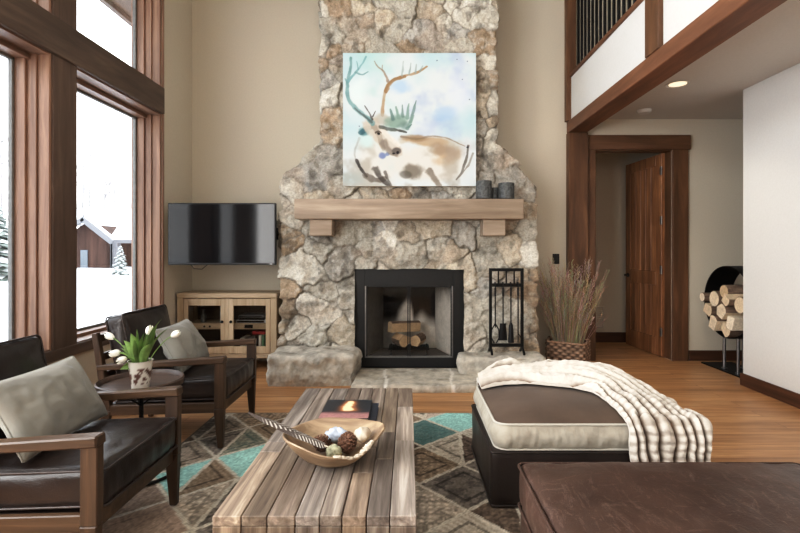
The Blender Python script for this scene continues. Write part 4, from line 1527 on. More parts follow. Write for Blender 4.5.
for i in range(8):
    a, b = ed[i] + .0012, ed[i + 1] - .0012
    nseg = rd.choice([2, 3, 3])
    cuts = sorted(rd.uniform(TY0 + .25, TY1 - .2) for _ in range(nseg - 1))
    ys = [TY0 - .0] + cuts + [TY1]
    t0 = None
    for j in range(nseg):
        tn = ptone()
        if t0 is None:
            t0 = tn
        top.box(a, b, ys[j] + .0008, ys[j + 1] - .0008, TZ - .036, TZ + rd.uniform(-.0015, .0015), .003, tone=tn)
    leg1.box(a, b, TY0 + .0, TY0 + .09, RZ, TZ - .0365, .003, tone=tuple(x * .92 for x in t0))
    leg2.box(a, b, TY1 - .09, TY1, RZ, TZ - .0365, .003, tone=tuple(x * .92 for x in tn))
obj('tabletop', top, 'table', ct)
M['tablez'] = wood('reclaimed_planks_upright', (176, 156, 134), (78, 62, 50), 'z', .65, across=30, along=1.1, tone=True, blotch=.5, bstr=.3)
obj('leg', leg1, 'tablez', ct)
obj('leg', leg2, 'tablez', ct)


# books
def book(name, x0, x1, y0, y1, z, h, label, mat_cover, coverfn=None, spine=None):
    b = thing(name, label, 'book', ((x0 + x1) / 2, (y0 + y1) / 2, z), 'books on the coffee table')
    c = MB()
    c.box(x0, x1, y0, y1, z, z + .004, .001).box(x0, x1, y0, y1, z + h - .004, z + h, .001).box(x0, x0 + .006, y0, y1, z, z + h, .001)
    obj('cover', c, mat_cover, b)
    obj('pages', MB().box(x0 + .006, x1 - .006, y0 + .006, y1 - .006, z + .004, z + h - .004, 0), 'paper', b)
    if coverfn:
        n = 90
        U, Vv = np.meshgrid(np.linspace(0, 1, n), np.linspace(0, 1, n), indexing='ij')
        A = np.stack([x0 + .001 + (x1 - x0 - .002) * U, y0 + .001 + (y1 - y0 - .002) * Vv, np.full_like(U, z + h + .0004)], -1)
        obj('cover_picture', MB().grid(A, coverfn(U, Vv)), 'cover', b, 0)
    return b


M['navy'] = plain('navy_cover', (40, 52, 74), .35)
M['charcoal'] = plain('charcoal_cover', (34, 36, 42), .35)


def firecover(U, V):
    C = np.ones(U.shape + (3,)) * linA((34, 40, 48))
    C = C * (.7 + .7 * fbm(U * 5, V * 5, 2))[..., None]
    k = sstep(.34, .05, V) if False else 1 - sstep(.18, .36, V + .05 * (fbm(U * 9, V * 9, 6) - .5))
    C = C * (1 - k[..., None]) + linA((176, 120, 118)) * (.7 + .5 * fbm(U * 20, V * 20, 8))[..., None] * k[..., None]
    w = .20 * np.sin(V * 16 + 1) * (1 - V) * .3
    f = np.exp(-((U - .52 - w) / (.17 * (1.15 - V * .7))) ** 2) * sstep(.30, .42, V) * (1 - sstep(.86, .98, V)) * (.35 + 1.1 * fbm(U * 7, V * 9, 44))
    f = np.clip(f * 1.5, 0, 1)[..., None]
    C = C * (1 - f) + linA((240, 138, 66)) * f
    f2 = np.clip((f - .62) * 3, 0, 1)
    C = C * (1 - f2) + linA((255, 226, 170)) * f2
    return C


book('book', -.425, -.165, 2.42, 2.73, TZ + .002, .028, 'navy blue book lying under the fire cover book', 'navy')
book('book', -.452, -.2, 2.41, 2.71, TZ + .0305, .024, 'top book with a picture of flames on its dark cover', 'charcoal', firecover)


# bowl ---------------------------------------------------------------
BC = Vector((-.322, 2.065, TZ + .002))


def rimz(a):
    z = .112 + .012 * math.sin(2 * a + .6) + .010 * math.sin(3 * a + 2)
    d = (a - (-.95) + PI) % (2 * PI) - PI
    return z - .02 * math.exp(-(d / .28) ** 2)


def rimr(a):
    return .212 * (1 + .035 * math.sin(2 * a + 1.2) + .03 * math.sin(3 * a + .4) + .012 * math.sin(7 * a))


def make_bowl():
    n = 72
    prof = [(.0, .0, 0), (.30, .0, 0), (.42, .02, 0), (.62, .22, 0), (.80, .52, 0), (.94, .82, 0), (1.0, .97, 0), (.985, 1.0, 0), (.95, .985, 0), (.88, .82, 0), (.72, .52, 0), (.5, .27, 0), (.25, .17, 0), (.0, .15, 0)]
    A = np.zeros((n, len(prof), 3))
    for i in range(n):
        a = 2 * PI * i / n
        for j, (r, z, _) in enumerate(prof):
            rr = rimr(a) * r
            if .45 < r < .99:
                rr *= 1 + .012 * mnoise.noise(Vector((math.cos(a) * 3, math.sin(a) * 3, z * 3)))
            A[i, j] = (BC.x + rr * math.cos(a), BC.y + rr * math.sin(a), BC.z + rimz(a) * z)
    b = thing('wooden_bowl', 'hand carved pale wooden bowl with an uneven rim on the coffee table', 'bowl', tuple(BC))
    obj('bowl_body', MB().grid(A, wrap_u=True), 'bowl', b, 60)
    # frayed pale notch on the rim
    fr = MB()
    rd = random.Random(2)
    for i in range(16):
        a = -1.35 + .85 * i / 15
        p = Vector((BC.x + rimr(a) * .955 * math.cos(a), BC.y + rimr(a) * .955 * math.sin(a), BC.z + rimz(a) + .001))
        fr.sphere(p, (rd.uniform(.008, .018), rd.uniform(.007, .013), rd.uniform(.003, .009)), 8, 6, fn=lambda d: 1 + .35 * mnoise.noise(d * 2.5 + Vector((i, 0, 0))))
    obj('natural_edge', fr, 'drift2', b, 180, label='pale ragged natural edge of the bowl')


make_bowl()
IZ = BC.z + .017


def make_cone(c, r, h, tilt, label):
    p = thing('pine_cone', label, 'pine cone', c, 'pine cones in the bowl')
    R = Matrix.Translation(c) @ Euler(tilt).to_matrix().to_4x4()
    m = MB()
    core = MB()
    core.sphere((0, 0, 0), (r * .62, r * .62, h * .48), 12, 8, M_=R)
    obj('cone_core', core, 'cone', p)
    N = 62
    for i in range(N):
        f = (i + .5) / N
        z = (f - .5) * h * .95
        rad = r * math.sin(PI * (.12 + .80 * f)) ** .8
        a = i * 2.39996
        d = Vector((math.cos(a), math.sin(a), 0)); s = Vector((-d.y, d.x, 0))
        q = Vector((0, 0, z))
        w = r * .32
        tip = q + d * rad + Vector((0, 0, h * .05))
        V = [q + d * rad * .45 + s * w * .4, q + d * rad * .45 - s * w * .4, q + d * rad * .9 - s * w + Vector((0, 0, h * .01)), tip, q + d * rad * .9 + s * w + Vector((0, 0, h * .01)),
             q + d * rad * .85 + Vector((0, 0, h * .055))]
        m.add(V, [(0, 1, 5), (1, 2, 5), (2, 3, 5), (3, 4, 5), (4, 0, 5), (4, 3, 2, 1, 0)], M_=R)
    obj('cone_scales', m, 'cone', p, 0)


make_cone((BC.x - .045, BC.y - .005, IZ + .052), .038, .085, (.2, -1.1, .3), 'dark pine cone lying at left in the wooden bowl')
make_cone((BC.x + .062, BC.y - .01, IZ + .056), .043, .092, (.25, .25, 0), 'dark pine cone standing at right in the wooden bowl')
m = MB().sphere((BC.x + .012, BC.y - .055, IZ + .034), (.034, .028, .03), 20, 14, fn=lambda d: 1 + .22 * mnoise.noise(d * 5))
tag(obj('moss_ball', m, 'moss', smooth=180, at=(BC.x + .012, BC.y - .05, IZ)), 'pale green moss clump between the pine cones in the bowl', 'moss')
m = MB().sphere((BC.x + .01, BC.y + .06, IZ + .06), (.052, .034, .034), 24, 14, fn=lambda d: 1 + .4 * mnoise.noise(d * 2.6 + Vector((4, 1, 0))))
M['shell'] = plain('pale_shell', (168, 180, 198), .5, 0, .4, 40, .18)
tag(obj('white_shell', m, 'shell', smooth=180, at=(BC.x + .01, BC.y + .06, IZ)), 'pale blue white shell at the back of the bowl behind the pine cones', 'shell')
M['drift'] = plain('bleached_stone', (204, 188, 166), .7, 0, .2, 20, .08)
m = MB().sphere((BC.x + .124, BC.y + .028, IZ + .078), (.036, .05, .028), 24, 14, fn=lambda d: 1 + .2 * mnoise.noise(d * 2))
tag(obj('smooth_stone', m, 'drift', smooth=180, at=(BC.x + .12, BC.y, IZ)), 'smooth cream stone against the right side of the bowl', 'stone')


def feather(pts, wmax, label, bars, seed):
    P = [Vector(p) for p in pts]
    n = 170
    Q = []
    for i in range(n + 1):
        f = i / n * (len(P) - 1)
        k = min(int(f), len(P) - 2)
        t = f - k
        p0, p1, p2, p3 = P[max(k - 1, 0)], P[k], P[k + 1], P[min(k + 2, len(P) - 1)]
        Q.append(.5 * ((2 * p1) + (p2 - p0) * t + (2 * p0 - 5 * p1 + 4 * p2 - p3) * t * t + (3 * p1 - p0 - 3 * p2 + p3) * t ** 3))
    o = thing('feather', label, 'feather', Q[0], 'feathers in the bowl')
    obj('quill', MB().tube(Q, [.0028 * (1 - i / n * .8) for i in range(n + 1)], 6, tone=lin((210, 196, 170))), 'feather', o)
    A = np.zeros((n + 1, 9, 3)); T = np.zeros((n + 1, 9, 3))
    for i, q in enumerate(Q):
        t = (Q[min(i + 1, n)] - Q[max(i - 1, 0)]).normalized()
        s = t.cross(Vector((0, -.6, 1))).normalized()
        f = i / n
        wd = wmax * min(1, max(0, (f - .06)) * 7) * (1 - sstep(.55, 1.02, np.array(f)) * .93)
        for j in range(9):
            u = (j - 4) / 4
            A[i, j] = q + s * (u * wd) - t * abs(u) * wd * .8 + Vector((0, 0, .001 + .003 * (1 - u * u) - .004 * abs(u)))
            b = math.sin(f * bars + abs(u) * 3.4 + (1.6 if u > 0 else 0))
            dk, lt = linA((66, 56, 50)), linA((206, 198, 186))
            kb = float(sstep(.0, .9, np.array(b))) * (.85 if abs(u) > .1 else .15) * float(1 - sstep(.55, .75, np.array(f))) * (.6 + .4 * random.random())
            T[i, j] = lt * kb + dk * (1 + .3 * random.random()) * (1 - kb)
    obj('vane', MB().grid(A, T).grid(A - np.array([0, 0, .0015]), T, flip=True), 'feather', o, 0)


feather([(BC.x - .03, BC.y - .075, IZ + .075), (BC.x - .16, BC.y - .04, IZ + .115), (BC.x - .30, BC.y + .0, IZ + .155), (BC.x - .375, BC.y + .03, IZ + .172)], .0145,
        'long barred feather with dark tip sticking out of the bowl', 120, 1)
feather([(BC.x + .0, BC.y - .125, IZ + .085), (BC.x - .1, BC.y - .095, IZ + .112), (BC.x - .225, BC.y - .06, IZ + .136)], .014,
        'shorter barred feather lying below the long one in the bowl', 105, 2)


# ------------------------------------------------------------------ cushions
def superbox(c, hx, hy, hz, p=6, crown=0., wr=0., seed=0, nu=72, nv=40, M_=None, crownlow=False):
    """rounded upholstered box: superellipsoid with crowned top and wrinkle noise"""
    m = MB()
    A = np.zeros((nu, nv, 3))
    def sp(v, e):
        return math.copysign(abs(v) ** e, v)
    e = 2 / p
    e2 = 2 / (p * .9)
    for i in range(nu):
        # spread samples toward corners
        a = 2 * PI * i / nu
        for j in range(nv):
            b = -PI / 2 + PI * j / (nv - 1)
            x = sp(math.cos(b), e2) * sp(math.cos(a), e)
            y = sp(math.cos(b), e2) * sp(math.sin(a), e)
            z = sp(math.sin(b), e2)
            q = Vector((x * hx, y * hy, z * hz))
            if crown and z > 0:
                q.z += crown * max(0, (1 - x ** 4)) * max(0, (1 - y ** 4)) * z
            if crownlow and z < 0:
                q.z -= crown * max(0, (1 - x ** 4)) * max(0, (1 - y ** 4)) * -z
            if wr:
                nn = mnoise.fractal(Vector((q.x * 5 + seed * 3.1, q.y * 5, q.z * 9)), .8, 2, 4)
                nn += .6 * mnoise.noise(Vector((q.x * 14 + seed, q.y * 4, q.z * 30)))
                d = Vector((x * abs(x), y * abs(y), z * abs(z)))
                q += d.normalized() * nn * wr
            A[i, j] = (M_ @ q) if M_ is not None else q + Vector(c)
    m.grid(A, wrap_u=True)
    return m


def boxcushion(hx, hy, hz, r, crown, wr, seed, M_, res=.02, puff=.012):
    """box cushion with six gridded faces, rounded edges of radius r"""
    m = MB()
    def face(na, nb, fn, fl):
        A = np.zeros((na, nb, 3))
        for i in range(na):
            for j in range(nb):
                p = Vector(fn(-1 + 2 * i / (na - 1), -1 + 2 * j / (nb - 1)))
                u = Vector((p.x / hx, p.y / hy, p.z / hz))
                q = Vector([max(-h + r, min(h - r, t)) for t, h in zip(p, (hx, hy, hz))])
                d = (p - q).normalized()
                w = q + d * r
                if u.z > .2:
                    w.z += crown * (1 - u.x ** 4) * (1 - u.y ** 4) * max(0, d.z)
                kx, ky = (1 - u.y ** 2) * (1 - u.z ** 2), (1 - u.x ** 2) * (1 - u.z ** 2)
                w.x += puff * kx * d.x; w.y += puff * ky * d.y
                if wr:
                    nn = mnoise.fractal(Vector((w.x * 5 + seed * 3.1, w.y * 5, w.z * 6)), .8, 2, 4)
                    # pulled creases near the edges
                    ee = max(abs(u.x), abs(u.y))
                    nn += 1.1 * mnoise.noise(Vector((w.x * 22 + seed, w.y * 22, w.z * 7))) * max(0, ee - .55) * 2
                    w += d * nn * wr
                A[i, j] = M_ @ w
        m.grid(A, flip=fl)
    NX, NY, NZ = [max(8, int(2 * h / res)) for h in (hx, hy, hz)]
    def cosd(t):
        return math.sin(t * PI / 2) * .55 + t * .45
    face(NX, NY, lambda a, b: (cosd(a) * hx, cosd(b) * hy, hz), False)
    face(NX, NY, lambda a, b: (cosd(a) * hx, cosd(b) * hy, -hz), True)
    face(NX, NZ, lambda a, b: (cosd(a) * hx, -hy, cosd(b) * hz), False)
    face(NX, NZ, lambda a, b: (cosd(a) * hx, hy, cosd(b) * hz), True)
    face(NY, NZ, lambda a, b: (hx, cosd(a) * hy, cosd(b) * hz), False)
    face(NY, NZ, lambda a, b: (-hx, cosd(a) * hy, cosd(b) * hz), True)
    # piping loops
    pts = []
    rc = r * 1.0
    K = 10
    for cxs, cys, a0 in ((1, 1, 0), (-1, 1, PI / 2), (-1, -1, PI), (1, -1, 1.5 * PI)):
        for i in range(K):
            a = a0 + PI / 2 * i / (K - 1)
            pts.append((cxs * (hx - rc) + rc * math.cos(a), cys * (hy - rc) + rc * math.sin(a)))
    dens = []
    for i in range(len(pts)):
        a, b = Vector(pts[i]), Vector(pts[(i + 1) % len(pts)])
        n = max(1, int((b - a).length / .03))
        for k in range(n):
            dens.append(a.lerp(b, k / n))
    pipes = MB()
    for sg in (1, -1):
        L = []
        for q in dens:
            u = Vector((q.x / hx, q.y / hy))
            k = .86
            L.append(M_ @ Vector((q.x * 1.0 + (puff * .3 if abs(u.x) > .9 else 0) * math.copysign(1, q.x), q.y, sg * (hz - r * .30))))
        pipes.tube(L, .0055, 6, closed=True)
    return m, pipes


def pillow(W, H, T, M_, seed, wr=.018, n=56):
    A = np.zeros((n, n, 3)); B = np.zeros((n, n, 3))
    for i in range(n):
        for j in range(n):
            u, v = math.sin((-1 + 2 * i / (n - 1)) * PI / 2), math.sin((-1 + 2 * j / (n - 1)) * PI / 2)
            pinch = 1 - .07 * (1 - u * u) * v * v, 1 - .07 * (1 - v * v) * u * u
            x, y = u * W / 2 * (1 - .06 * (1 - v * v)), v * H / 2 * (1 - .06 * (1 - u * u))
            t = T / 2 * ((1 - u ** 2) * (1 - v ** 2)) ** .42
            nn = mnoise.fractal(Vector((x * 6 + seed, y * 6, seed)), .8, 2, 4) * wr
            nn += mnoise.noise(Vector((x * 3 + seed * 2, y * 12, 0))) * wr * .9
            k = (1 - u ** 4) * (1 - v ** 4)
            A[i, j] = M_ @ Vector((x, y, t + nn * k))
            B[i, j] = M_ @ Vector((x, y, -t + nn * k))
    m = MB().grid(A).grid(B, flip=True)
    ed = [(-1, 1), (1, 1), (1, -1), (-1, -1)]
    L = [A[i, 0] for i in range(n)] + [A[-1, j] for j in range(n)] + [A[i, -1] for i in range(n - 1, -1, -1)] + [A[0, j] for j in range(n - 1, -1, -1)]
    LL = [L[0]]
    for p in L[1:]:
        if np.linalg.norm(np.array(p) - np.array(LL[-1])) > .008:
            LL.append(p)
    pipe = MB().tube(LL[:-1], .0045, 6, closed=True)
    return m, pipe


# ------------------------------------------------------------------ armchairs (face +x)
def make_chair(loc, label, group):
    ox, oy, oz = loc
    c = thing('armchair', label, 'armchair', loc, group)
    def L(x, y, z):
        return Vector((ox + x, oy + y, oz + z))
    hw = .335                     # half width (y)
    for s in (-1, 1):
        yy = s * (hw - .022)
        # front leg, tapering below the rail, full height up to the arm
        f = MB()
        f.bar(L(.367, yy, .27), L(.369, yy, .59), .042, .066, up=(1, 0, 0), bev=.004)
        f.bar(L(.372, yy, .0138), L(.365, yy, .27), .030, .036, up=(1, 0, 0), bev=.004, w2=.042, d2=.066)
        obj('leg', f, 'chairz', c)
        r = MB()
        r.bar(L(-.36, yy, .26), L(-.44, yy, .76), .040, .055, up=(1, 0, 0), bev=.004, d2=.036)
        r.bar(L(-.42, yy, .0), L(-.36, yy, .26), .030, .034, up=(1, 0, 0), bev=.004, w2=.040, d2=.055)
        obj('leg', r, 'chairz', c)
        a = MB()
        a.bar(L(.404, yy, .588), L(-.425, yy, .535), .062, .042, bev=.006, w2=.05, d2=.036)
        obj('armrest', a, 'chair', c)
        obj('side_rail', MB().bar(L(.35, yy, .278), L(-.37, yy, .258), .030, .066, bev=.004), 'chair', c)
    fr = MB().box(ox + .345, ox + .375, oy - hw + .03, oy + hw - .03, oz + .235, oz + .305, .004)
    obj('cross_rail', fr, 'chair', c)
    obj('cross_rail', MB().box(ox - .375, ox - .345, oy - hw + .03, oy + hw - .03, oz + .215, oz + .285, .004), 'chair', c)
    obj('seat_deck', MB().box(ox - .36, ox + .36, oy - hw + .03, oy + hw - .03, oz + .280, oz + .294, .003), 'leather3', c)
    for i in range(4):
        f = .2 + i * .24
        z = .26 + .5 * f
        x = -.36 - .08 * f
        obj('back_slat', MB().box(ox + x - .01, ox + x + .012, oy - hw + .03, oy + hw - .03, oz + z - .024, oz + z + .024, .003), 'chair', c)
    # seat cushion, slightly tipped back
    Ms = Matrix.Translation(L(.035, 0, .388)) @ Matrix.Rotation(math.radians(-2.2), 4, 'Y').inverted() @ Matrix.Identity(4)
    Ms = Matrix.Translation(L(.035, 0, .380)) @ Matrix.Rotation(math.radians(-2.0), 4, 'Y')
    m, p = boxcushion(.365, hw - .048, .074, .022, .022, .0055, 3, Ms)
    sc = obj('seat_cushion', m, 'leather', c, 180)
    obj('piping', p, 'piping', sc, 180)
    # back cushion
    Mb = Matrix.Translation(L(-.297, 0, .652)) @ Matrix.Rotation(math.radians(-12), 4, 'Y') @ Matrix.Rotation(PI / 2, 4, 'Y')
    m, p = boxcushion(.215, hw - .048, .062, .026, .028, .006, 8, Mb)
    bc = obj('back_cushion', m, 'leather', c, 180)
    obj('piping', p, 'piping', bc, 180)
    return c


ch1 = make_chair((-1.555, 2.115, 0.0), 'dark brown leather armchair nearest the camera with grey pillow and walnut frame', 'leather armchairs')
ch2 = copy_tree(ch1)
ch2.location = (-1.59, 3.435, 0.0)
ch2['label'] = 'dark brown leather armchair by the console behind the side table'


def put_pillow(loc, rot, W, H, T, seed, label):
    Mx = Matrix.Translation(loc) @ Euler(tuple(math.radians(r) for r in rot), 'XYZ').to_matrix().to_4x4()
    m, p = pillow(W, H, T, Mx, seed)
    o = thing('throw_pillow', label, 'pillow', loc, 'grey pillows on the armchairs')
    a = obj('pillow_cover', m, 'pillow', o, 180)
    obj('seam', p, 'pillow', a, 180)


put_pillow((-1.572, 2.115, .628), (0, 60, 2), .335, .55, .16, 2, 'grey linen pillow leaning in the armchair nearest the camera')
put_pillow((-1.595, 3.42, .628), (0, 60, 3), .335, .52, .16, 5, 'grey linen pillow leaning in the armchair by the console')

# ------------------------------------------------------------------ side table + tulips
SC = Vector((-1.545, 2.78, 0))
st = thing('side_table', 'small round dark wood tray table between the two armchairs', 'side table', tuple(SC))
prof = [(0, .505), (.208, .505), (.224, .515), (.228, .55), (.222, .556), (.216, .55), (.212, .528), (0, .526)]
obj('tabletop', MB().lathe(prof, 48, tuple(SC)), 'tray', st)
b = MB()
b.tube([(SC.x, SC.y, .02), (SC.x, SC.y, .506)], .012, 10)
obj('stem', b, 'iron', st)
pts = [(SC.x + .2 * math.cos(a), SC.y + .2 * math.sin(a), .022) for a in np.linspace(0, 2 * PI, 48, endpoint=False)]
b = MB().tube(pts, .009, 8, closed=True)
for a in (.4, .4 + 2 * PI / 3, .4 + 4 * PI / 3):
    b.tube([(SC.x, SC.y, .03), (SC.x + .2 * math.cos(a), SC.y + .2 * math.sin(a), .022)], .008, 6)
obj('base_ring', b, 'iron', st)
b = MB()
for a in (.4, .4 + 2 * PI / 3, .4 + 4 * PI / 3):
    b.tube([(SC.x, SC.y, .40), (SC.x + .15 * math.cos(a), SC.y + .15 * math.sin(a), .505)], .006, 6)
obj('brace', b, 'iron', st)


def make_tulips():
    c = Vector((-1.505, 2.70, .528))
    t = thing('potted_tulips', 'white tulips in a patterned ceramic pot on the side table', 'plant', tuple(c))
    n, k = 40, 22
    A = np.zeros((n, k, 3)); T = np.zeros((n, k, 3))
    prof = [(.045 + .019 * f, .150 * f) for f in np.linspace(0, 1, 16)] + [(.066, .152), (.062, .152), (.058, .14), (.055, .125), (.03, .125), (0, .125)]
    for i in range(n):
        a = 2 * PI * i / n
        for j, (r, z) in enumerate(prof):
            A[i, j] = (c.x + r * math.cos(a), c.y + r * math.sin(a), c.z + z)
            f = mnoise.fractal(Vector((math.cos(a) * 2.2, math.sin(a) * 2.2, z * 34)), .9, 2, 4)
            mk = 1 if (f > .05 and .02 < z < .12 and j < 16) else 0
            T[i, j] = linA((112, 74, 62)) if mk else linA((222, 216, 204))
            if j > 17:
                T[i, j] = linA((60, 44, 32))
    A[:, 0] = A[:, 0]
    m = MB().grid(A, T, wrap_u=True)
    m.lathe([(.0, 0), (.045, .0)], n, tuple(c), tone=lin((222, 216, 204)))
    obj('pot', m, 'pot', t, 50, label='white ceramic pot with brown floral pattern')
    z0 = c.z + .125
    rd = random.Random(4)
    lv = MB()
    leaves = [(-.06, -.02, .13), (.03, -.03, .17), (.07, .0, .20), (.10, -.02, .24), (.05, .03, .16), (-.03, .03, .18), (-.02, -.04, .17), (.115, .02, .19), (-.085, .01, .10), (.0, -.05, .14), (-.06, -.05, -.01), (.02, .05, .2), (.07, -.05, .12), (-.1, .03, .08)]
    for i, (dx, dy, h) in enumerate(leaves):
        p0 = Vector((c.x + dx * .25, c.y + dy * .3, z0))
        p1 = Vector((c.x + dx * 1.35, c.y + dy * 1.2, z0 + h * 1.1))
        pm = p0.lerp(p1, .5) + Vector((-dx * .25, 0, abs(h) * .15 + .02))
        K = 12
        s = Vector((-(p1 - p0).y - .3 * dx, .4, .0)) if i % 2 else Vector((.8, .5, 0))
        s = (s - (p1 - p0).normalized() * s.dot((p1 - p0).normalized())).normalized()
        nn = (p1 - p0).cross(s).normalized()
        G = np.zeros((K, 5, 3))
        for a in range(K):
            f = a / (K - 1)
            q = p0 * (1 - f) ** 2 + pm * 2 * f * (1 - f) + p1 * f * f
            w = .022 * math.sin(PI * min(1, f * .9 + .1)) ** .7 * (1 - f ** 4 * .6)
            for b in range(5):
                u = (b - 2) / 2
                G[a, b] = q + s * (u * w) + nn * (.35 * w * u * u)
        lv.grid(G)
    obj('leaves', lv, 'leaf', t, 180)
    for i, (dx, dy, dz) in enumerate(((-.15, -.01, .155), (-.14, .03, .065), (-.10, -.04, .075), (-.05, -.06, .05), (.05, -.01, .18), (.165, .03, .16))):
        e = Vector((c.x + dx, c.y + dy, z0 + dz))
        s0 = Vector((c.x + dx * .2, c.y + dy * .2, z0))
        mid = s0.lerp(e, .5) + Vector((0, 0, .03 + .1 * abs(dx)))
        d = (e - mid).normalized()
        L = [s0 * (1 - f) ** 2 + mid * 2 * f * (1 - f) + e * f * f for f in np.linspace(0, 1, 9)]
        b = MB()
        R = Matrix.Translation(e) @ d.to_track_quat('Z', 'Y').to_matrix().to_4x4()
        for k in range(6):
            a = k * PI / 3 + i
            G = np.zeros((7, 5, 3))
            for p in range(7):
                f = p / 6
                rr = .020 * math.sin(PI * (.12 + .72 * f)) ** .7 * (1.0 if k % 2 else .92)
                for q in range(5):
                    aa = a + (q - 2) / 2 * .62 * math.sin(PI * (.15 + .8 * f))
                    G[p, q] = R @ Vector((rr * math.cos(aa), rr * math.sin(aa), -.006 + .052 * f))
            b.grid(G)
        bl = obj('bloom', b, 'tulip', t, 180)
        obj('stem', MB().tube(L, .0028, 6), 'leaf', bl)


make_tulips()

# ------------------------------------------------------------------ ottomans
OX0_, OX1_, OY0_, OY1_ = .415, 1.46, 2.39, 3.13


def make_ottoman():
    cx, cy = (OX0_ + OX1_) / 2, (OY0_ + OY1_) / 2
    hx, hy = (OX1_ - OX0_) / 2, (OY1_ - OY0_) / 2
    o = thing('cushioned_ottoman', 'large ottoman with dark leather base and taupe velvet cushion', 'ottoman', (cx, cy, RZ))
    Mx = Matrix.Translation((cx, cy, (RZ + .295) / 2 + .004))
    m, p = boxcushion(hx, hy, (.295 - RZ) / 2 - .003, .018, .0, .0025, 4, Mx, puff=.004, res=.03)
    bs = obj('base', m, 'leather3', o, 180)
    obj('piping', p, 'leather3', bs, 180)
    # loose cushion: boxing band and crowned velvet top
    ix, iy = hx - .028, hy - .015
    zb, zt = .297, .425
    n = 240
    per = []
    rc = .06
    for cxs, cys, a0 in ((1, 1, 0), (-1, 1, PI / 2), (-1, -1, PI), (1, -1, 1.5 * PI)):
        for i in range(12):
            a = a0 + PI / 2 * i / 11
            per.append(Vector((cxs * (ix - rc) + rc * math.cos(a), cys * (iy - rc) + rc * math.sin(a))))
    dense = []
    for i in range(len(per)):
        a, b = per[i], per[(i + 1) % len(per)]
        k = max(1, int((b - a).length / .008))
        for q in range(k):
            dense.append(a.lerp(b, q / k))
    nd_ = len(dense)
    K = 14
    A = np.zeros((nd_, K, 3))
    for i, q in enumerate(dense):
        out = Vector((math.copysign(max(0, abs(q.x) - (ix - rc)), q.x), math.copysign(max(0, abs(q.y) - (iy - rc)), q.y)))
        out = out.normalized() if out.length > 1e-6 else Vector((0, -1))
        s = i * .008
        for j in range(K):
            f = j / (K - 1)
            bulge = .022 * math.sin(PI * f)
            pl = .005 * mnoise.noise(Vector((s * 42, f * 1.4, 2))) * math.sin(PI * f) ** .5 + .004 * mnoise.noise(Vector((s * 15, f * 3, 7)))
            r = bulge + pl
            A[i, j] = (cx + q.x + out.x * r, cy + q.y + out.y * r, zb + (zt - zb) * f)
    cb = MB().grid(A, wrap_u=True)
    cu = obj('cushion_band', cb, 'boxing', o, 180, label='pleated silver grey side band of the cushion')
    # top: fan from the centre
    R = 26
    G = np.zeros((nd_, R, 3))
    for i, q in enumerate(dense):
        for j in range(R):
            f = 1 - j / (R - 1)
            x, y = q.x * f, q.y * f
            u, v = x / ix, y / iy
            z = zt + .055 * (1 - abs(u) ** 3.2) * (1 - abs(v) ** 3.2) + .003 * mnoise.noise(Vector((x * 7, y * 7, 1))) * (1 - f ** 6)
            z += .002 * mnoise.noise(Vector((q.x * 20, q.y * 20, 5))) * f ** 6 * (1 - f) * 4
            G[i, j] = (cx + x, cy + y, z)
    obj('cushion_top', MB().grid(G, wrap_u=True), 'velvet', o, 180, label='taupe brown velvet cushion top')
    obj('cushion_underside', MB().add([(cx + q.x, cy + q.y, zb) for q in dense], [tuple(range(nd_))]), 'boxing', o)
    for z in (zt, zb + .004):
        obj('piping', MB().tube([(cx + q.x * 1.004, cy + q.y * 1.004, z) for q in dense[::3]], .0065, 6, closed=True), 'pipe2', o, 180, label='light grey piping along the cushion edge')
    return cx, cy, ix, iy, zt


OC = make_ottoman()


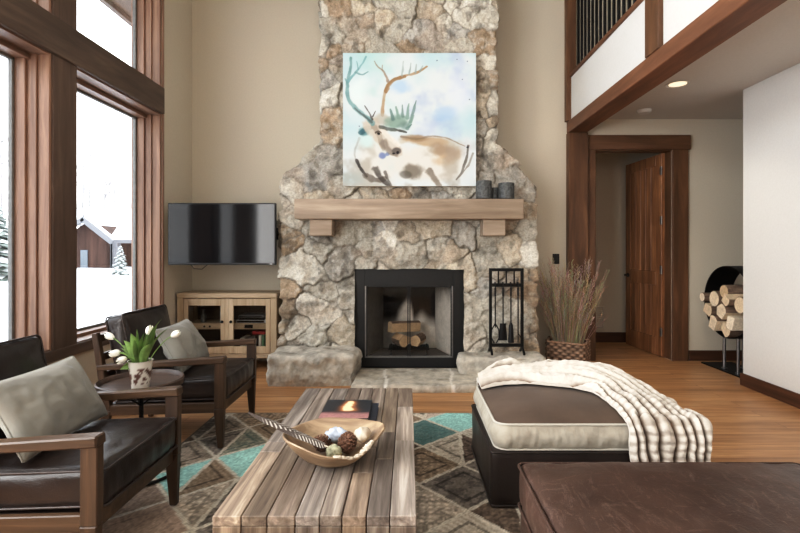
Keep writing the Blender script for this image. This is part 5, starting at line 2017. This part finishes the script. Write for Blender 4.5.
def make_throw():
    cx, cy, ix, iy, zt = OC
    xl, xr, yf, yb = cx - ix, cx + ix, cy - iy, cy + iy

    def topz(x, y):
        u, v = (x - cx) / ix, (y - cy) / iy
        u, v = max(-1, min(1, u)), max(-1, min(1, v))
        return zt + .055 * (1 - abs(u) ** 3.2) * (1 - abs(v) ** 3.2) + .012

    def drape(x, y):
        """plan position -> 3-D, folding over the cushion's edges"""
        ovx = max(0, x - (xr + .002)); ovy = max(0, (yf - .002) - y)
        ovb = max(0, y - (yb + .002)); ovl = max(0, (xl - .002) - x)
        px, py = min(max(x, xl), xr), min(max(y, yf), yb)
        z = topz(px, py)
        def out(o):
            return .032 * (1 - math.exp(-o / .03)), max(0, o - .02)
        ex, dx = out(ovx); ey, dy = out(ovy); eb, db = out(ovb); el, dl = out(ovl)
        drop = max(math.hypot(dx, dy), db, dl)
        return Vector((px + ex * 1.1 + .10 * dx - el, py - ey * 1.1 - .06 * dy + eb, z - drop))
    P = [Vector(p) for p in ((.455, 3.06), (.66, 3.06), (.86, 3.03), (1.06, 2.95), (1.21, 2.80), (1.275, 2.61), (1.30, 2.42), (1.305, 2.25), (1.31, 2.10))]
    Wd = [.11, .135, .16, .18, .20, .21, .21, .21, .21]
    NS, NT = 260, 110
    A = np.zeros((NS, NT, 3))
    fold = np.zeros((NS, NT))
    for i in range(NS):
        f = i / (NS - 1) * (len(P) - 1)
        k = min(int(f), len(P) - 2); t = f - k
        p0, p1, p2, p3 = P[max(k - 1, 0)], P[k], P[k + 1], P[min(k + 2, len(P) - 1)]
        q = .5 * ((2 * p1) + (p2 - p0) * t + (2 * p0 - 5 * p1 + 4 * p2 - p3) * t * t + (3 * p1 - p0 - 3 * p2 + p3) * t ** 3)
        tg = .5 * ((p2 - p0) + 2 * (2 * p0 - 5 * p1 + 4 * p2 - p3) * t + 3 * (3 * p1 - p0 - 3 * p2 + p3) * t * t)
        tg.normalize()
        nr = Vector((-tg.y, tg.x))            # left of travel = toward the back/right
        w = Wd[k] * (1 - t) + Wd[k + 1] * t
        s = i / (NS - 1)
        for j in range(NT):
            v = j / (NT - 1) * 2 - 1
            wob = .018 * mnoise.noise(Vector((s * 7, v * 1.5, 3))) + .012 * mnoise.noise(Vector((s * 18, v * 2, 9)))
            x = q.x + nr.x * (v * w + wob); y = q.y + nr.y * (v * w + wob)
            A[i, j] = drape(x, y)
            ph = v * (6.4 + 1.6 * s) + 1.7 * mnoise.noise(Vector((s * 3.2, v * 1.3, 0))) + .6 * mnoise.noise(Vector((s * 9, v * 2.5, 4)))
            r = abs(math.sin(ph * PI / 2 * 1.0 + .4))
            fold[i, j] = r ** .8
    # outward displacement along the surface normal
    du = np.gradient(A, axis=0); dv = np.gradient(A, axis=1)
    N = np.cross(du, dv); N /= np.linalg.norm(N, axis=2, keepdims=True) + 1e-9
    if N[20, 50, 2] < 0:
        N = -N
    sgrid = np.linspace(0, 1, NS)[:, None] + np.zeros((1, NT)); vgrid = np.linspace(-1, 1, NT)[None, :] + np.zeros((NS, 1))
    ruch = .5 + .5 * np.sin(sgrid * 2 * PI * 34 + 5 * fbm(vgrid * 4, sgrid * 14, 3))
    amp = .036 + .022 * (1 - sstep(.3, .6, sgrid)) + .018 * (fbm(sgrid * 8, vgrid * 2, 5) - .5)
    edgefall = sstep(1.0, .86, np.abs(vgrid)) if False else 1 - sstep(.86, 1.0, np.abs(vgrid))
    H = fold * amp * (.35 + .65 * edgefall) + .0035 * ruch * fold + .006 + .012 * (fbm(sgrid * 22, vgrid * 5, 15) - .5)
    # a loose heap at the back corner
    rise = sstep(-1.0, .75, vgrid) * (1 - sstep(.34, .66, sgrid)) * sstep(.0, .10, sgrid)
    H += .078 * rise * edgefall * (.75 + .5 * fbm(sgrid * 9, vgrid * 1.5, 25))
    H += .03 * (fbm(sgrid * 12, vgrid * 3, 35) - .5) * edgefall
    B = A + N * H[..., None]
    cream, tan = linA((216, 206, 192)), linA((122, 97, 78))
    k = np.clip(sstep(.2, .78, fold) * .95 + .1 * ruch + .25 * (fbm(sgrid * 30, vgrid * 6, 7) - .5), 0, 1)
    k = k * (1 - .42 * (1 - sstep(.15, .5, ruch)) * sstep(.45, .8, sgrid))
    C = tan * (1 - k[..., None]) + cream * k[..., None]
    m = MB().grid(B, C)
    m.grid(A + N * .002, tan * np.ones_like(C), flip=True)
    # close the rim
    for a, b in ((B[0], A[0] + N[0] * .002), (B[-1], A[-1] + N[-1] * .002), (B[:, 0], A[:, 0] + N[:, 0] * .002), (B[:, -1], A[:, -1] + N[:, -1] * .002)):
        m.grid(np.stack([a, b], 0), (cream * .9))
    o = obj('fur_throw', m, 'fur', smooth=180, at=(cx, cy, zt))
    tag(o, 'cream faux fur throw draped over the velvet ottoman in soft folds', 'blanket')


make_throw()

# front ottoman
fo = thing('leather_ottoman', 'worn brown leather ottoman in the foreground with scratched top', 'ottoman', (.995, 1.45, RZ))
Mx = Matrix.Translation((.985, 1.45, RZ + .368))
m, p = boxcushion(.55, .445, .085, .03, .03, .004, 6, Mx, puff=.012)
c1 = obj('seat_pad', m, 'leather2', fo, 180)
obj('piping', p, 'leather2', c1, 180)
Mx = Matrix.Translation((.985, 1.45, RZ + .157))
m, p = boxcushion(.545, .44, .125, .02, .0, .003, 9, Mx, puff=.004, res=.03)
obj('base', m, 'leather2', fo, 180)
for sx in (-1, 1):
    for sy in (-1, 1):
        x, y = .995 + sx * .47, 1.45 + sy * .38
        obj('leg', MB().bar((x, y, RZ), (x, y, RZ + .03), .05, .05, up=(0, 1, 0)), 'chairz', fo)


# ------------------------------------------------------------------ basket with dried grass
def make_basket():
    c = Vector((1.775, 5.33, 0))
    rot = math.radians(-34)
    hx, hy, H = .20, .15, .29
    per = []
    rc = .05
    for cxs, cys, a0 in ((1, 1, 0), (-1, 1, PI / 2), (-1, -1, PI), (1, -1, 1.5 * PI)):
        for i in range(6):
            a = a0 + PI / 2 * i / 5
            per.append(Vector((cxs * (hx - rc) + rc * math.cos(a), cys * (hy - rc) + rc * math.sin(a))))
    dense = []
    for i in range(len(per)):
        a, b = per[i], per[(i + 1) % len(per)]
        k = max(1, round((b - a).length / .0085))
        for q in range(k):
            dense.append(a.lerp(b, q / k))
    n = len(dense); L = n * .0085
    nst = round(L / .044)
    K = 44
    A = np.zeros((n, K, 3)); T = np.zeros((n, K, 3))
    cr, sr_ = math.cos(rot), math.sin(rot)
    for i, q in enumerate(dense):
        out = Vector((math.copysign(max(0, abs(q.x) - (hx - rc)), q.x), math.copysign(max(0, abs(q.y) - (hy - rc)), q.y)))
        out = out.normalized() if out.length > 1e-6 else Vector((0, -1))
        for j in range(K):
            f = j / (K - 1)
            row = f * H / .031
            ri = math.floor(row)
            fr = row - ri
            s = i / n * nst
            ph = s + (ri % 2)
            w = math.cos(ph * PI)
            d = .009 * w * abs(math.sin(PI * fr)) ** .5 * 1.0
            wd = 1 + .05 * f + .03 * math.sin(PI * f)
            x, y = q.x * wd + out.x * d, q.y * wd + out.y * d
            A[i, j] = (c.x + x * cr - y * sr_, c.y + x * sr_ + y * cr, c.z + .002 + H * f)
            k = .25 + .75 * max(0, w * .5 + .5) * (abs(math.sin(PI * fr)) ** .6)
            T[i, j] = linA((172, 138, 112)) * k * (.8 + .4 * _hash(np.array(float(round(s))), np.array(float(ri)), 3)) + linA((40, 28, 22)) * (1 - k)
    b = thing('woven_basket', 'woven rectangular seagrass basket on the floor right of the fireplace', 'basket', tuple(c))
    m = MB().grid(A, T, wrap_u=True)
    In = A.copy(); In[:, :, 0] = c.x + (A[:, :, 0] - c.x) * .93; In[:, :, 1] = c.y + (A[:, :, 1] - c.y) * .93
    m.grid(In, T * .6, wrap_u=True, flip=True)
    obj('basket_body', m, 'weave', b, 180)
    top = [Vector(A[i, -1]) for i in range(0, n, 2)]
    rim = MB()
    for ph in (0, PI):
        LL = []
        for i, p in enumerate(top):
            a = i * 1.05 + ph
            o = (p - Vector((c.x, c.y, p.z))).normalized()
            LL.append(p + o * (.006 * math.cos(a) - .004) + Vector((0, 0, .006 * math.sin(a))))
        rim.tube(LL, .008, 6, closed=True, tone=lin((160, 126, 100)))
    obj('rim', rim, 'weave', b, 180)
    obj('basket_bottom', MB().box(c.x - .18, c.x + .18, c.y - .10, c.y + .10, .003, .012, 0, tone=lin((90, 70, 55))), 'weave', b)
    for sx in (-1, 1):
        hpts = []
        for i in range(9):
            a = PI * i / 8
            lx, ly = sx * hx * 1.06, .05 * math.cos(a)
            hpts.append((c.x + lx * cr - ly * sr_, c.y + lx * sr_ + ly * cr, H - .02 + .05 * math.sin(a)))
        obj('handle', MB().tube(hpts, .007, 6, tone=lin((130, 100, 78))), 'weave', b)
    # dried grass
    rd = random.Random(12)
    g = MB()
    cols = [(204, 186, 150), (182, 162, 126), (218, 202, 168), (166, 146, 114), (196, 174, 140)]
    for i in range(430):
        a = rd.uniform(0, 2 * PI)
        rr = math.sqrt(rd.random())
        lx, ly = hx * .66 * rr * math.cos(a), hy * .6 * rr * math.sin(a)
        bx, by = c.x + lx * cr - ly * sr_, c.y + lx * sr_ + ly * cr
        h = rd.uniform(.5, 1.0) * (1 - .12 * rr)
        if i < 60:
            h = rd.uniform(.9, 1.1)
        spread = rd.uniform(.5, 1.75)
        tx, tyy = bx + lx * spread * 1.35 + rd.uniform(-.09, .09), by + ly * spread * 1.0 + rd.uniform(-.05, .05)
        tyy = min(tyy, YB - .13)
        tx = max(tx, 1.49)
        p0 = Vector((bx, by, .10)); p2 = Vector((tx, tyy, .10 + h))
        p1 = Vector((bx + (tx - bx) * .3, by + (tyy - by) * .3, .10 + h * .55))
        LL = [p0 * (1 - f) ** 2 + p1 * 2 * f * (1 - f) + p2 * f * f for f in (0, .25, .5, .75, 1)]
        col = lin([x * rd.uniform(.8, 1.08) for x in rd.choice(cols)])
        g.tube(LL, [.0021, .002, .0017, .0013, .0008], 3, tone=col, caps=False)
        hd = (LL[-1] - LL[-2]).normalized()
        nb = rd.randint(6, 11)
        hl = rd.uniform(.10, .24)
        ch = lin([x * rd.uniform(.8, 1.1) for x in rd.choice([(206, 182, 156), (190, 164, 140), (216, 196, 172), (180, 154, 130)])])
        for k in range(nb):
            q = LL[-1] - hd * hl * (k / nb)
            e = q + hd * rd.uniform(.015, .04) + Vector((rd.uniform(-1, 1), rd.uniform(-1, 1), rd.uniform(-.2, .6))) * .024
            e.y = min(e.y, YB - .115); e.x = max(e.x, 1.46)
            g.tube([q, q.lerp(e, .6), e], [.0008, .0022, .0006], 3, tone=ch, caps=False)
    o = obj('dried_grass', g, 'grass', smooth=180, at=tuple(c))
    tag(o, 'tall dried beige grasses filling the woven basket', 'dried grass', kind='stuff')


make_basket()

# ------------------------------------------------------------------ log holder
LX0, LX1 = 3.39, 3.70
LC = Vector((3.545, 5.11, .745))
LR = .385
lh = thing('log_holder', 'black steel hoop log holder on a flat base beside the white wall', 'log holder', (LC.x, LC.y, 0))
obj('base_plate', MB().box(LX0 - .02, LX1 + .02, 4.80, 5.52, .001, .014, .002), 'iron', lh)
n = 64
A = np.zeros((n, 2, 3)); B = np.zeros((n, 2, 3))
m = MB()
ring = []
for i in range(n):
    a = 2 * PI * i / n
    for rr, arr in ((LR, A), (LR - .006, B)):
        for j, x in enumerate((LX0, LX1)):
            arr[i, j] = (x, LC.y + rr * math.cos(a), LC.z + rr * math.sin(a))
m.grid(A, wrap_u=True).grid(B, wrap_u=True, flip=True)
for j in (0, 1):
    m.grid(np.stack([A[:, j], B[:, j]], 1), wrap_u=True, flip=(j == 0))
obj('hoop', m, 'iron', lh, 40)
for x in (LX0 + .05, LX1 - .05):
    for dy in (-.11, .11):
        zt = LC.z - math.sqrt(LR ** 2 - dy ** 2)
        l = MB().tube([(x, LC.y + dy, .014), (x, LC.y + dy, zt + .0)], .016, 12)
        obj('leg', l, 'steel', lh, label='round steel leg')
        obj('foot_flange', MB().lathe([(.03, 0), (.03, .008), (.018, .014)], 16, (x, LC.y + dy, .014)), 'steel', lh)
# stacked logs: packed circles in the lower part of the hoop
rd = random.Random(9)
placed = []
tr = 0
for r in (.092, .086, .078, .07, .062, .054):
    for z in np.arange(-.36, .14, .012):
        for y in np.arange(-.36, .37, .012):
            if math.hypot(y, z) + r > LR - .010:
                continue
            if z > .04:
                continue
            if all(math.hypot(y - q[0], z - q[1]) > r + q[2] - .002 for q in placed):
                placed.append((y, z, r))
layers = {'bottom': [], 'lower middle': [], 'upper middle': [], 'top': []}
for q in placed:
    layers['bottom' if q[1] < -.23 else 'lower middle' if q[1] < -.12 else 'upper middle' if q[1] < -.03 else 'top'].append(q)
i = 0
for lvl, qs in layers.items():
    for k, (y, z, r) in enumerate(sorted(qs, key=lambda q: -q[0])):
        i += 1
        firewood('firewood_log', (LX0 + .13 + rd.uniform(-.06, .02), LC.y + y, LC.z + z), (1, 0, 0), .36, r * .98, 40 + i,
                 'pale split log, %s from the door in the %s layer of the log holder' % (ORD[k], lvl), 'firewood in the log holder',
                 kind='split' if rd.random() < .75 else 'round', face=rd.choice([(240, 218, 184), (232, 206, 168), (246, 228, 200)]), rot=rd.uniform(0, 2 * PI), at=(LX0, LC.y + y, LC.z + z))
# one long bark-covered log lying on top
firewood('firewood_log', (LX0 + .16, LC.y - .02, LC.z + .115), (1, .0, 0), .40, .075, 91, 'large dark barked log lying on top of the stacked firewood', 'firewood in the log holder', kind='round')

# ------------------------------------------------------------------ world and lights
wd = bpy.data.worlds.new('overcast')
S.world = wd
wd.use_nodes = True
nt = wd.node_tree
bg = nt.nodes['Background']
tc = nt.nodes.new('ShaderNodeTexCoord')
sp = nt.nodes.new('ShaderNodeSeparateXYZ')
nt.links.new(tc.outputs['Generated'], sp.inputs[0])
col = ramp(nt, sp.outputs[2], [(0.0, (.96, .97, .98)), (.5, (.86, .93, 1.0))])
nt.links.new(col, bg.inputs[0])
bg.inputs[1].default_value = 3.6


def area(name, loc, rot, sx, sy, power, color=(1, 1, 1), portal=False, spread=PI):
    l = bpy.data.lights.new(name, 'AREA')
    l.shape = 'RECTANGLE'
    l.size, l.size_y = sx, sy
    l.energy = power
    l.color = color
    l.spread = spread
    o = bpy.data.objects.new(name, l)
    o.location = loc
    o.rotation_euler = rot
    COL.objects.link(o)
    if portal:
        l.cycles.is_portal = True
    return o


for y0, y1 in bays:
    for z0, z1 in ((ZS, ZT0), (ZT1, ZW)):
        area('window_portal', (XO - .01, (y0 + y1) / 2, (z0 + z1) / 2), (0, -PI / 2, 0), z1 - z0, y1 - y0, 10, portal=True)
# area lamps adding daylight inside the unseen tall windows further along this wall
for i, (y0, y1) in enumerate(bays[2:]):
    area('daylight_lower', (XL + .02, (y0 + y1) / 2, (ZS + ZT0) / 2), (0, -PI / 2, 0), ZT0 - ZS - .1, y1 - y0 - .1, 58, (1.0, .99, .97))
    area('daylight_upper', (XL + .02, (y0 + y1) / 2, (ZT1 + ZW) / 2), (0, -PI / 2, 0), ZW - ZT1 - .1, y1 - y0 - .1, 32, (1.0, .99, .97))
area('fill_behind', (.3, YF + .1, 2.9), (PI / 2, 0, 0), 4.0, 2.4, 20, (1.0, .985, .96))  # fill lamp added behind the camera; that wall has no window
area('great_room_fill', (.0, 2.2, ZC - .1), (0, 0, 0), 3.0, 3.0, 24, (1.0, .97, .92))  # unseen fill under the ceiling, added to brighten the room
sl = bpy.data.lights.new('downlight', 'SPOT')
sl.energy = 40; sl.spot_size = 1.9; sl.spot_blend = .8; sl.color = (1, .9, .76); sl.shadow_soft_size = .06
so = bpy.data.objects.new('downlight', sl); so.location = (2.5, 4.45, SOF - .02); COL.objects.link(so)

S.view_settings.view_transform = 'Standard'
S.view_settings.look = 'None'
S.view_settings.exposure = 0.42
S.view_settings.use_curve_mapping = True
cm = S.view_settings.curve_mapping
for p_ in ((.06, .043), (.22, .205), (.55, .575), (.9, .86)):
    cm.curves[3].points.new(*p_)
cm.update()
S.cycles.max_bounces = 8
S.cycles.diffuse_bounces = 5
S.cycles.transparent_max_bounces = 12
S.cycles.use_denoising = True
S.cycles.sample_clamp_indirect = 6
S.cycles.caustics_reflective = False
S.cycles.caustics_refractive = False
